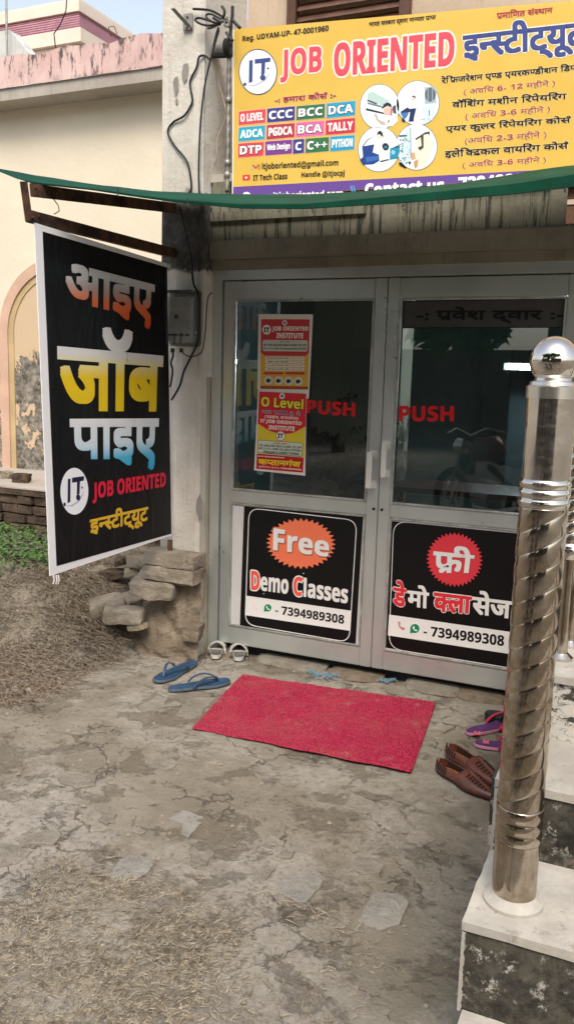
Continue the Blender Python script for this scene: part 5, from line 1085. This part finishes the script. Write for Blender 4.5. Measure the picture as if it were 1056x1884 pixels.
Mb1 = plain('blue_foam', (.03, .09, .2), .7, var=.15, scale=25, bump=.1, bscale=150); Mb2 = plain('worn_blue_footbed', (.028, .080, .165), .7, var=.25, scale=14); Mb3 = plain('dark_blue_strap', (.035, .075, .14), .45, var=.1); Mbe = plain('pale_sole_edge', (.10, .14, .18), .75, var=.15, scale=30)
flipflop((357, 1213), (288, 1250), .115, 'left blue flip-flop, its toe pointing away from the red mat, behind its mate', 'pair of blue flip-flops', Mbe, Mb2, Mb3) if False else None
flipflop((360, 1214), (287, 1252), .112, 'worn blue flip-flop further from the red mat, lying flat behind its mate', 'pair of blue flip-flops', Mbe, Mb2, Mb3)
flipflop((310, 1265), (423, 1250), .105, 'worn blue flip-flop nearer the red mat, its strap arching up', 'pair of blue flip-flops', Mbe, Mb2, Mb3)
Mp1 = plain('purple_footbed', (.11, .035, .16), .6, var=.2, scale=18); Mp2 = plain('crimson_strap', (.45, .02, .07), .4, var=.08); Mp3 = plain('pink_sole_rim', (.55, .22, .32), .6, var=.05)
f1 = flipflop((858, 1345), (985, 1318), .108, 'purple flip-flop with crimson strap, the rear one of its pair by the newel post', 'pair of purple and crimson flip-flops', Mp3, Mp1, Mp2)
f2 = flipflop((872, 1364), (995, 1378), .108, 'purple flip-flop with crimson strap, the front one of its pair by the newel post', 'pair of purple and crimson flip-flops', Mp3, Mp1, Mp2)
for u, v in ((877, 1349), (893, 1365)): text('M', [(u-5, v-4), (u+6, v-3), (u+6, v+4), (u-5, v+3)], lambda a, b: ZP(a, b, .0222), ink('d8607a'), f1 if u < 880 else f2, .05, lift=.0005)
Mk = plain('dark_green_black_rubber', (.012, .018, .016), .55, var=.2); ks = flipflop((892, 1308), (985, 1326), .125, 'black rubber slipper half hidden behind the newel post', None, Mk, Mk, Mk, z=.022, name='slipper', cat='slipper'); ka, kb = ZP(892, 1308, .042), ZP(985, 1326, .042); kL = math.hypot(kb.x-ka.x, kb.y-ka.y); sole(ks, 'platform', [(x*.98+.002, y*.97) for x, y in outline('round', kL, .125)], (ka.x, ka.y, 0), math.atan2(kb.y-ka.y, kb.x-ka.x), .002, .0235, Mk)
# white sandals side by side with heels to the viewer
Mw = plain('white_sandal_rubber', (.55, .53, .48), .5, var=.12, scale=20); Mg = plain('grey_sandal_footbed', (.16, .16, .15), .7, var=.15)
for (h, t, lab) in (((396, 1207), (404, 1184), 'white strapped sandal with grey footbed, the left one of the pair at the door frame'), ((439, 1211), (440, 1188), 'white strapped sandal with grey footbed, the right one of the pair at the door frame')):
    a, b = ZP(*h, .02), ZP(*t, .02); d = (b-a).normalized(); L = .175; ang = math.atan2(d.y, d.x); a = a-d*.0; o = (a.x, a.y, 0)
    e = empty('sandal', o, lab, 'sandal', 'pair of white sandals'); pts = outline('round', L, .095); sole(e, 'sole', pts, o, ang, .001, .022, Mw); sole(e, 'footbed', [(x*.97+.003, y*.88) for x, y in pts], o, ang, .0225, .026, Mg)
    strap(e, 'front_strap', [(L*.62, -.046, .012), (L*.64, -.042, .05), (L*.66, 0, .068), (L*.64, .042, .05), (L*.62, .046, .012)], o, ang, .022, .004, Mw)
    strap(e, 'middle_strap', [(L*.40, -.045, .012), (L*.46, -.04, .05), (L*.5, 0, .074), (L*.46, .04, .05), (L*.40, .045, .012)], o, ang, .014, .004, Mw)
    strap(e, 'heel_strap', [(L*.30, -.043, .018), (L*.14, -.040, .05), (0, 0, .062), (L*.14, .040, .05), (L*.30, .043, .018)], o, ang, .012, .004, Mw)
# brown woven leather slip-ons
n = N('brown_woven_leather'); lf = n.noise(14, 7, .7); n.set(n.mix(n.ramp(lf, .35, .7), (.070, .020, .013), (.155, .045, .028)), .38, 0, .5, .15).bump(n.noise(120, 4), .15, .002); Ml = n.m
Mt = plain('tan_insole', (.30, .13, .045), .6, var=.25, scale=20); Md = plain('dark_slot', (.012, .006, .005), .8, var=0); Mso = plain('dark_leather_sole', (.045, .018, .012), .6)
def slipon(heel, toe, lab):
    a, b = ZP(*heel, .03), ZP(*toe, .03); L = math.hypot(b.x-a.x, b.y-a.y); ang = math.atan2(b.y-a.y, b.x-a.x); o = (a.x, a.y, 0); w = .108
    e = empty('slip_on_shoe', o, lab, 'shoe', 'pair of brown woven leather shoes'); pts = outline('pointed', L, w); sole(e, 'sole', pts, o, ang, .001, .012, Mso, rise=.004)
    sole(e, 'insole', [(x*.94+.008, y*.86) for x, y in pts], o, ang, .0125, .016, Mt)
    # upper: rings of ribs along the length; open over the heel half
    ns, na = 40, 16; mb = MB(); hw = lambda t: next_w(t)
    def next_w(t):
        half = w/2*(.74+.26*max(0, math.sin((t-.35)*PI/.9)) if t > .2 else .74); half *= (1 if t < .6 else 1-.55*((t-.6)/.4)**1.5); return half*(1-.16*math.exp(-((t-.42)/.16)**2))*(max(0, 1-(2*t-1)**2)**.31)
    def pt(t, s):          # s -1..1 across; returns local point of the shell
        h = (.058+.004*max(0, 1-t/.2))*(1-.25*t) if t < .5 else .062-.046*((t-.5)/.5)**.8
        if t < .04: pass
        an = PI*(s+1)/2; hwid = next_w(t)
        return (t*L, -hwid*1.03*math.cos(an), .010+h*math.sin(an)**.8)
    opn = .50
    for i in range(ns+1):
        t = .0003+.9967*(i/ns)**1.7
        for j in range(na+1):
            s = -1+2*j/na
            if t < opn:                                    # only the side walls exist here
                gap = .60*min(1, (opn-t)/.06+.15); lim = 1-gap; s = (-1+lim*2*j/na) if j <= na//2 else (1-lim*2*(na-j)/na)
                if j == na//2: s = -1+lim
            mb.v.append(place([pt(t, s)], o, ang, L)[0])
    for i in range(ns):
        t = .0003+.9967*((i+.5)/ns)**1.7
        for j in range(na):
            if t < opn and j == na//2: continue
            k = i*(na+1)+j; mb.f.append((k, k+1, k+na+2, k+na+1)); mb.i.append(0)
    up = mb.build('upper', Ml, e, smooth=True); sd = up.modifiers.new('thickness', 'SOLIDIFY'); sd.thickness = .003; sd.offset = 0
    # cut slots over the toe, both flanks, and heel lattice
    for s0, s1, ts in ((-.42, -.12, [.60+.045*k for k in range(7)]), (.12, .42, [.60+.045*k for k in range(7)]), (-.93, -.62, [.06+.045*k for k in range(5)]), (.62, .93, [.06+.045*k for k in range(5)])):
        for t in ts:
            P = [Vector(place([pt(t+dx, s)], o, ang, L)[0]) for s in np.linspace(s0, s1, 5) for dx in (0,)]; c0_ = Vector(place([(t*L, 0, 0.01)], o, ang, L)[0]); d_ = Vector((math.cos(ang), math.sin(ang), 0))*.0042
            mb = MB(); lift_ = [(p-c0_).normalized()*.0026 for p in P]
            for p, l in zip(P, lift_): mb.v += [tuple(p+l-d_), tuple(p+l+d_)]
            mb.f = [(2*i, 2*i+1, 2*i+3, 2*i+2) for i in range(4)]; mb.i = [0]*4; mb.build('woven_slot', Md, up)
    for k in range(8):
        t = .10+.045*k
        for s in (-1, 1): p = place([(t*L, s*next_w(t)*.88, .030)], o, ang, L)[0]; MB().hexa([p+Vector((-.0030, 0, -.009)), p+Vector((.0035, 0, -.010)), p+Vector((.0035, 0, .010)), p+Vector((-.0035, 0, .010))], (0, -s*.003, 0)).build('lacing', Md, up)
    return e
slipon((824, 1374), (929, 1443), 'brown woven leather slip-on shoe, the rear one of the pair beside the red mat')
slipon((806, 1402), (912, 1462), 'brown woven leather slip-on shoe, the front one of the pair nearest the viewer')
# doorway rubble lip and blue powder
for k, (u0, u1, v, h) in enumerate(((372, 440, 1196, .018), (470, 600, 1212, .022), (600, 700, 1240, .02), (748, 850, 1254, .028), (842, 935, 1272, .026))):
    a = ZP(u0, v, 0); b = ZP(u1, v+(u1-u0)*.15, 0); y0 = -.03
    n_ = 14; mb = MB()
    for i in range(n_+1):
        t = i/n_; x = a.x+(b.x-a.x)*t; wv = .05*math.sin(PI*t)**.5*(1+.5*noise.noise((x*9, k, 0))); mb.v += [(x, y0-wv+.02, -.006), (x, y0-wv+.03, h*math.sin(PI*t)**.3+.003*noise.noise((x*20, 0, k))), (x, .10, h*.8)]
    for i in range(n_):
        for j in (0, 1): c_ = i*3+j; mb.f.append((c_, c_+3, c_+4, c_+1)); mb.i.append(0)
    mb.build('stone', M['flag_dull'] if k % 2 else M['mortar'], ground, smooth=False)
mb = MB()
for k in range(700):
    t = random.random(); u = 568+t*160; v = 1236+12*t+ (6*math.sin(t*9)) + random.gauss(0, 2.8 if t < .5 else 1.6)
    if .42 < t < .55 and random.random() < .7: continue
    p = ZP(u, v, .004); r_ = random.uniform(.002, .006); a = random.uniform(0, PI); mb.add([(p.x+r_*math.cos(a), p.y+r_*math.sin(a), .006+random.uniform(0, .006)), (p.x-r_*math.sin(a), p.y+r_*math.cos(a), .005), (p.x-r_*math.cos(a), p.y-r_*math.sin(a), .010), (p.x+r_*math.sin(a), p.y-r_*math.cos(a), .004)], [(0, 1, 2, 3)])
props(mb.build('blue_powder', ink('6f93a8')), 'thin trail of pale blue plastic fibres along the door threshold behind the mat', 'fibres', None, 'stuff')
# ================================================================ dry grass, straw, green weeds, litter
def blades(name, pts, lens, widths, lifts, mat, label, curl=.5, seg=3, upr=0.):
    V = []; F = []; n0 = 0
    for (x, y, z), L, w, lf in zip(pts, lens, widths, lifts):
        a = random.uniform(0, 2*PI); bend = random.uniform(-curl, curl); px2, py2, pz2 = x, y, z+.002; el = lf
        for i in range(seg+1):
            t = i/seg; sx, sy = -math.sin(a)*w/2*(1-.6*t), math.cos(a)*w/2*(1-.6*t)
            V += [(px2-sx, py2-sy, pz2), (px2+sx, py2+sy, pz2+w*.3)]
            px2 += math.cos(a)*math.cos(el)*L/seg; py2 += math.sin(a)*math.cos(el)*L/seg; pz2 = max(pz2+math.sin(el)*L/seg, z+.001); a += bend; el -= lf*.75
        for i in range(seg): k = n0+2*i; F.append((k, k+1, k+3, k+2))
        n0 += 2*(seg+1)
    me = bpy.data.meshes.new(name); me.from_pydata(V, [], F); me.materials.append(mat); return props(link(name, me), label, None, None, 'stuff')
def straw_mat(name, a, b, c):
    n = N(name); v = n.noise(38, 2, .5); cc = n.mix(n.ramp(v, .35, .62), a, b); n.set(n.mix(n.ramp(n.noise(90, 2), .56, .68), cc, c), .8, 0, .2); return n.m
Sm = straw_mat('dry_straw', (.16, .128, .088), (.30, .25, .18), (.42, .36, .27)); Sd = straw_mat('dead_grass', (.14, .108, .076), (.25, .195, .14), (.44, .355, .255))
def inpoly(u, v, P):
    c = False; j = len(P)-1
    for i in range(len(P)):
        if (P[i][1] > v) != (P[j][1] > v) and u < (P[j][0]-P[i][0])*(v-P[i][1])/(P[j][1]-P[i][1])+P[i][0]: c = not c
        j = i
    return c
def scatter(n_, poly, dens, cl=None):
    xs = [p[0] for p in poly]; ys_ = [p[1] for p in poly]; G = [ZP(u, v, .0) for u, v in poly]; x0, x1 = min(g.x for g in G), max(g.x for g in G); y0, y1 = min(g.y for g in G), max(g.y for g in G); out = []; tries = 0
    gp_ = [(g.x, g.y) for g in G]
    while len(out) < n_ and tries < n_*14:
        tries += 1; x, y = random.uniform(x0, x1), random.uniform(y0, y1)
        if not inpoly(x, y, gp_): continue
        if noise.noise((x*dens, y*dens, 3.3))+.35*noise.noise((x*dens*3, y*dens*3, 1)) < random.uniform(-.45, .35): continue
        out.append((x, y, float(gh(x, y))+.002))
    return out
def mk(n_, poly, dens, name, mat, label, L, w, lf, curl=.5, seg=3):
    P = scatter(n_, poly, dens); return blades(name, P, [random.uniform(*L) for _ in P], [random.uniform(*w) for _ in P], [random.uniform(*lf)*random.random() for _ in P], mat, label, curl, seg)
mk(11000, [(-60, 1600), (120, 1585), (330, 1640), (450, 1690), (470, 1790), (640, 1900), (640, 2100), (-200, 2300)], 2.6, 'straw', Sm, 'loose dry straw scattered on the dirt at the lower left', (.01, .042), (.0016, .0036), (0, .8))
mk(1500, [(-60, 1560), (300, 1570), (620, 1680), (900, 1900), (700, 2000), (-200, 2000)], 1.6, 'straw', Sm, 'thinner sprinkle of straw bits on the dirt beyond the dense patch', (.01, .045), (.0018, .004), (0, .7))
mk(1500, [(0, 1290), (300, 1240), (420, 1420), (800, 1440), (850, 1640), (500, 1620), (0, 1560)], 1.6, 'dirt_crumbs', Sd, 'dark crumbs and twigs sprinkled over the broken concrete', (.004, .02), (.001, .003), (0, .5))
mk(15000, [(-200, 1120), (60, 1090), (185, 1085), (215, 1150), (222, 1215), (150, 1245), (60, 1290), (-150, 1330)], 1.3, 'dead_grass', Sd, 'tangled brown dead grass on the bank left of the stone heap', (.04, .14), (.002, .0045), (0, 1.2), .75, 4)
mk(2500, [(90, 1080), (240, 1075), (262, 1190), (180, 1215), (120, 1190)], 1.3, 'dead_grass', Sm, 'pale dry stalks among the dead grass beside the stones', (.05, .14), (.002, .004), (.2, 1.5), .7, 4)
P = []
for _ in range(2600):
    x = random.uniform(-4.2, -.55); y = random.uniform(1.02, 1.28) if random.random() < .6 else random.uniform(.2, 1.2)
    P.append((x, y, float(gh(x, y))))
blades('dead_grass', P, [random.uniform(.05, .2) for _ in P], [random.uniform(.0015, .004) for _ in P], [random.uniform(.2, 1.5) for _ in P], Sd, 'dry weeds standing along the foot of the dark brick plinth', .5, 4)
# leafy weeds: small rounded leaves on the bank
n = N('weed_leaf'); v = n.noise(45, 2); n.set(n.mix(n.ramp(v, .35, .65), (.035, .085, .018), (.095, .185, .045)), .55, 0, .3); Gm = n.m
V = []; F = []
for k in range(11000):
    x = random.uniform(-4.0, -.8); y = random.uniform(-.42, .78)
    G = Vector((x, y, 0)); d = (x+1.25)*.0
    edge = -1.12+.22*noise.noise((y*3, 0, 0))-max(0, -y-.12)*1.2
    if x > edge+random.uniform(-.1, .06) or noise.noise((x*4, y*4, 0)) < -.35: continue
    z = float(gh(x, y))+random.uniform(.01, .06); r_ = random.uniform(.008, .020); a = random.uniform(0, 2*PI); tl_a = random.uniform(-.6, .6); tb_ = random.uniform(-.6, .6)
    n0 = len(V); c_, s_ = math.cos(a), math.sin(a)
    for (p, q_) in ((-1, 0), (-.35, .55), (.45, .55), (1, 0), (.45, -.55), (-.35, -.55)):
        dx, dy = p*r_*1.2, q_*r_; V.append((x+dx*c_-dy*s_, y+dx*s_+dy*c_, z+dx*tl_a+dy*tb_))
    F.append(tuple(n0+i for i in range(6)))
me = bpy.data.meshes.new('weeds'); me.from_pydata(V, [], F); me.materials.append(Gm); props(link('weeds', me), 'low leafy green weeds carpeting the bank below the brick plinth', None, None, 'stuff')
def sprout(u, v, z, n_, h, label):
    b = ZP(u, v, z); mb = MB(); e = empty('weed_plant', b, label, 'plant'); sm = MB()
    for k in range(n_):
        a = random.uniform(0, 2*PI); l = random.uniform(.4, 1)*h; tip = b+Vector((math.cos(a)*l*.6, math.sin(a)*l*.6, l)); sm.tube([b, b.lerp(tip, .5)+Vector((0, 0, .01)), tip], .0015, 4)
        for _ in range(4):
            c_ = b.lerp(tip, random.uniform(.5, 1.05)); r_ = random.uniform(.01, .018); t1 = Vector((random.uniform(-1, 1), random.uniform(-1, 1), random.uniform(-.5, .5))).normalized()*r_; t2 = t1.cross(Vector((0, 0, 1))).normalized()*r_*.5
            mb.add([c_-t1, c_+t2, c_+t1, c_-t2], [(0, 1, 2, 3)])
    mb.build('leaves', Gm, e); sm.build('stem', Gm, e)
sprout(52, 990, .19, 14, .09, 'small bright green weed sprouting at the foot of the brick plinth'); sprout(30, 1105, .12, 5, .05, 'small weed tuft at the near edge of the green patch')
b = YP(4, 876, YF+.5); 
# dry leaves
for (u, v, s, lab) in ((27, 1268, .055, 'curled pale dry leaf on the dirt, the left one of two at the left edge'), (52, 1272, .045, 'pale dry leaf on the dirt, the right one of two at the left edge'), (40, 1607, .03, 'single pale dry leaf lying at the edge of the straw')):
    c = ZP(u, v, .012); mb = MB(); n_ = 8
    for i in range(n_+1):
        t = i/n_; w = s*.35*math.sin(PI*t)**.7; mb.v += [(c.x+s*(t-.5), c.y-w, c.z+.25*w+.01*math.sin(t*5)), (c.x+s*(t-.5), c.y, c.z-.004+.01*math.sin(t*5)), (c.x+s*(t-.5), c.y+w, c.z+.3*w+.01*math.sin(t*5))]
    for i in range(n_):
        for j in (0, 1): k = i*3+j; mb.f.append((k, k+3, k+4, k+1)); mb.i.append(0)
    props(mb.build('dry_leaf', M['flag']), lab, 'leaf')
# grit
V = []; F = []
for k in range(5200):
    x, y = random.uniform(-1.6, 2.0), random.uniform(-2.9, .0)
    if -.1 < x < 1.5 and -1.0 < y < -.1 and random.random() < .9: continue
    r_ = random.choice((.0015, .002, .002, .003, .003, .004, .009))*random.uniform(.6, 1.4); z = float(gh(x, y))+.001; n0 = len(V)
    V += [(x+r_*random.uniform(.7, 1.2), y, z), (x, y+r_, z), (x-r_, y, z), (x, y-r_*random.uniform(.7, 1.2), z), (x+r_*.2, y, z+r_*.9)]; F += [(n0, n0+1, n0+4), (n0+1, n0+2, n0+4), (n0+2, n0+3, n0+4), (n0+3, n0, n0+4)]
me = bpy.data.meshes.new('grit'); me.from_pydata(V, [], F); me.materials.append(M['stone']); props(link('grit', me), 'fine grit and pebbles strewn over the yard', None, None, 'stuff')
# ================================================================ what the glass and steel mirror: yard behind the viewer
def tree(x, y, h, r, seed, label, n_=2600):
    rr = random.Random(seed); e = empty('tree', (x, y, 0), label, 'tree'); MB().tube([(x, y, -.1), (x+.1, y, h*.3), (x, y+.1, h*.6)], [.16, .12, .07], 8).build('trunk', M['stone_dark'], e)
    V = []; F = []
    cl = [(x+rr.uniform(-r, r)*.8, y+rr.uniform(-r, r)*.6, h*rr.uniform(.55, 1), r*rr.uniform(.25, .5)) for _ in range(14)]
    for k in range(n_):
        c_ = rr.choice(cl); d = Vector((rr.gauss(0, 1), rr.gauss(0, 1), rr.gauss(0, 1))).normalized()*c_[3]*rr.uniform(.4, 1.05); p = Vector(c_[:3])+d; s = rr.uniform(.12, .26)
        t1 = Vector((rr.uniform(-1, 1), rr.uniform(-1, 1), rr.uniform(-1, 1))).normalized()*s; t2 = t1.orthogonal().normalized()*s*.5; n0 = len(V); V += [p-t1, p+t2, p+t1, p-t2]; F.append((n0, n0+1, n0+2, n0+3))
    me = bpy.data.meshes.new('crown'); me.from_pydata([tuple(v) for v in V], [], F); me.materials.append(Gm); link('crown', me, e)
for k_, (x_, y_, h_, r_, nn_, lb_) in enumerate(((-9, -14, 8.5, 3.2, 5200, 'leafy tree across the yard behind the viewer, farthest left of the row'), (-4.2, -13, 8.0, 3.0, 5200, 'leafy tree across the yard, mirrored in the left pane'), (.6, -12.5, 7.6, 2.8, 5000, 'leafy tree across the yard, mirrored in the right pane'), (5.2, -13.5, 8.4, 3.0, 5000, 'leafy tree across the yard, mirrored in the steel ball'))):
    tree(x_, y_, h_, r_, k_+1, lb_, nn_)
tree(-.9, -10.5, 4.5, 1.5, 9, 'small sparse tree across the yard, leaves mirrored at the top of the right pane', 3200)
yw = empty('yard_wall', (0, -16, 0), 'long plastered building across the yard, seen only in reflections', 'building')
MB().box((-16, -16.4, 0), (-3.9, -16, 4.2)).box((-3.9, -16.3, 0), (-.4, -16.1, 2.3)).box((-.4, -16.4, 0), (12, -16, 4.2)).build('wall', plaster('brown_yard_wall', (.16, .13, .10), (.07, .06, .05)), yw); MB().box((-16, -16.0, 4.2), (-3.9, -15.5, 4.35)).build('chajja', M['grey_underside'], yw); MB().box((-.4, -16.0, 4.2), (12, -15.5, 4.35)).build('chajja', M['grey_underside'], yw)
for k in range(6): MB().box((-14+k*4.4, -15.99, .9), (-12.6+k*4.4, -15.96, 2.3)).build('window', M['gasket'], yw)
def motorbike(x, y, ang, mc, label):
    e = empty('motorbike', (x, y, 0), label, 'motorbike', 'motorbikes parked in the yard'); dk = M['gasket']
    def pl(P): return place(P, (x, y, 0), ang, 1)
    for cx_ in (0, 1.28):
        P = pl([(cx_+.30*math.cos(t*PI/12), 0, .30+.30*math.sin(t*PI/12)) for t in range(25)]); MB().tube(P, .045, 8).build('tyre', dk, e, smooth=True)
        P = pl([(cx_+.235*math.cos(t*PI/12), 0, .30+.235*math.sin(t*PI/12)) for t in range(25)]); MB().tube(P, .014, 6).build('rim', M['chrome_dirty'], e)
        mb = MB()
        for t in range(6): mb.tube(pl([(cx_, 0, .3), (cx_+.23*math.cos(t*PI/3), 0, .3+.23*math.sin(t*PI/3))]), .01, 5)
        mb.build('spokes', M['chrome_dirty'], e)
    MB().tube(pl([(.35, 0, .80), (.5, 0, .88), (.72, 0, .90), (.86, 0, .80)]), [.06, .13, .14, .07], 12).build('fuel_tank', mc, e, smooth=True)
    MB().tube(pl([(.84, 0, .80), (1.1, 0, .80), (1.45, 0, .86), (1.6, 0, .90)]), [.08, .11, .10, .05], 10, flat=.5).build('seat', dk, e, smooth=True)
    MB().tube(pl([(.55, 0, .42), (.8, 0, .40)]), [.17, .15], 10).build('engine', M['steel_dull'], e); MB().tube(pl([(.6, .12, .3), (1.0, .14, .3), (1.5, .16, .42)]), [.03, .045, .05], 8).build('exhaust', M['chrome_dirty'], e)
    for s in (-.07, .07): MB().tube(pl([(0, s, .3), (.26, s, .95)]), .02, 8).build('fork', M['chrome_dirty'], e)
    MB().tube(pl([(.38, -.36, 1.04), (.28, -.2, 1.08), (.26, 0, 1.0), (.28, .2, 1.08), (.38, .36, 1.04)]), .014, 8).build('handlebar', M['chrome_dirty'], e)
    MB().tube(pl([(.08, 0, .88), (.20, 0, .88)]), [.09, .07], 14).build('headlight', M['chrome'], e)
    MB().tube(pl([(1.62, 0, .78), (1.68, 0, .78)]), .05, 8).build('tail_light', ink('c01820'), e); MB().tube(pl([(.62, 0, .72), (1.2, 0, .5)]), .03, 6).build('frame', dk, e)
motorbike(.15, -5.0, .75, plain('maroon_bike_paint', (.10, .012, .012), .25), 'maroon motorbike parked behind the viewer, the left one of two mirrored in the glass')
motorbike(1.2, -5.5, 1.1, plain('grey_bike_paint', (.10, .105, .11), .25), 'grey motorbike parked behind the viewer, the right one of two mirrored in the glass')
bpy.data.objects.remove(_to); bpy.data.curves.remove(_tc)
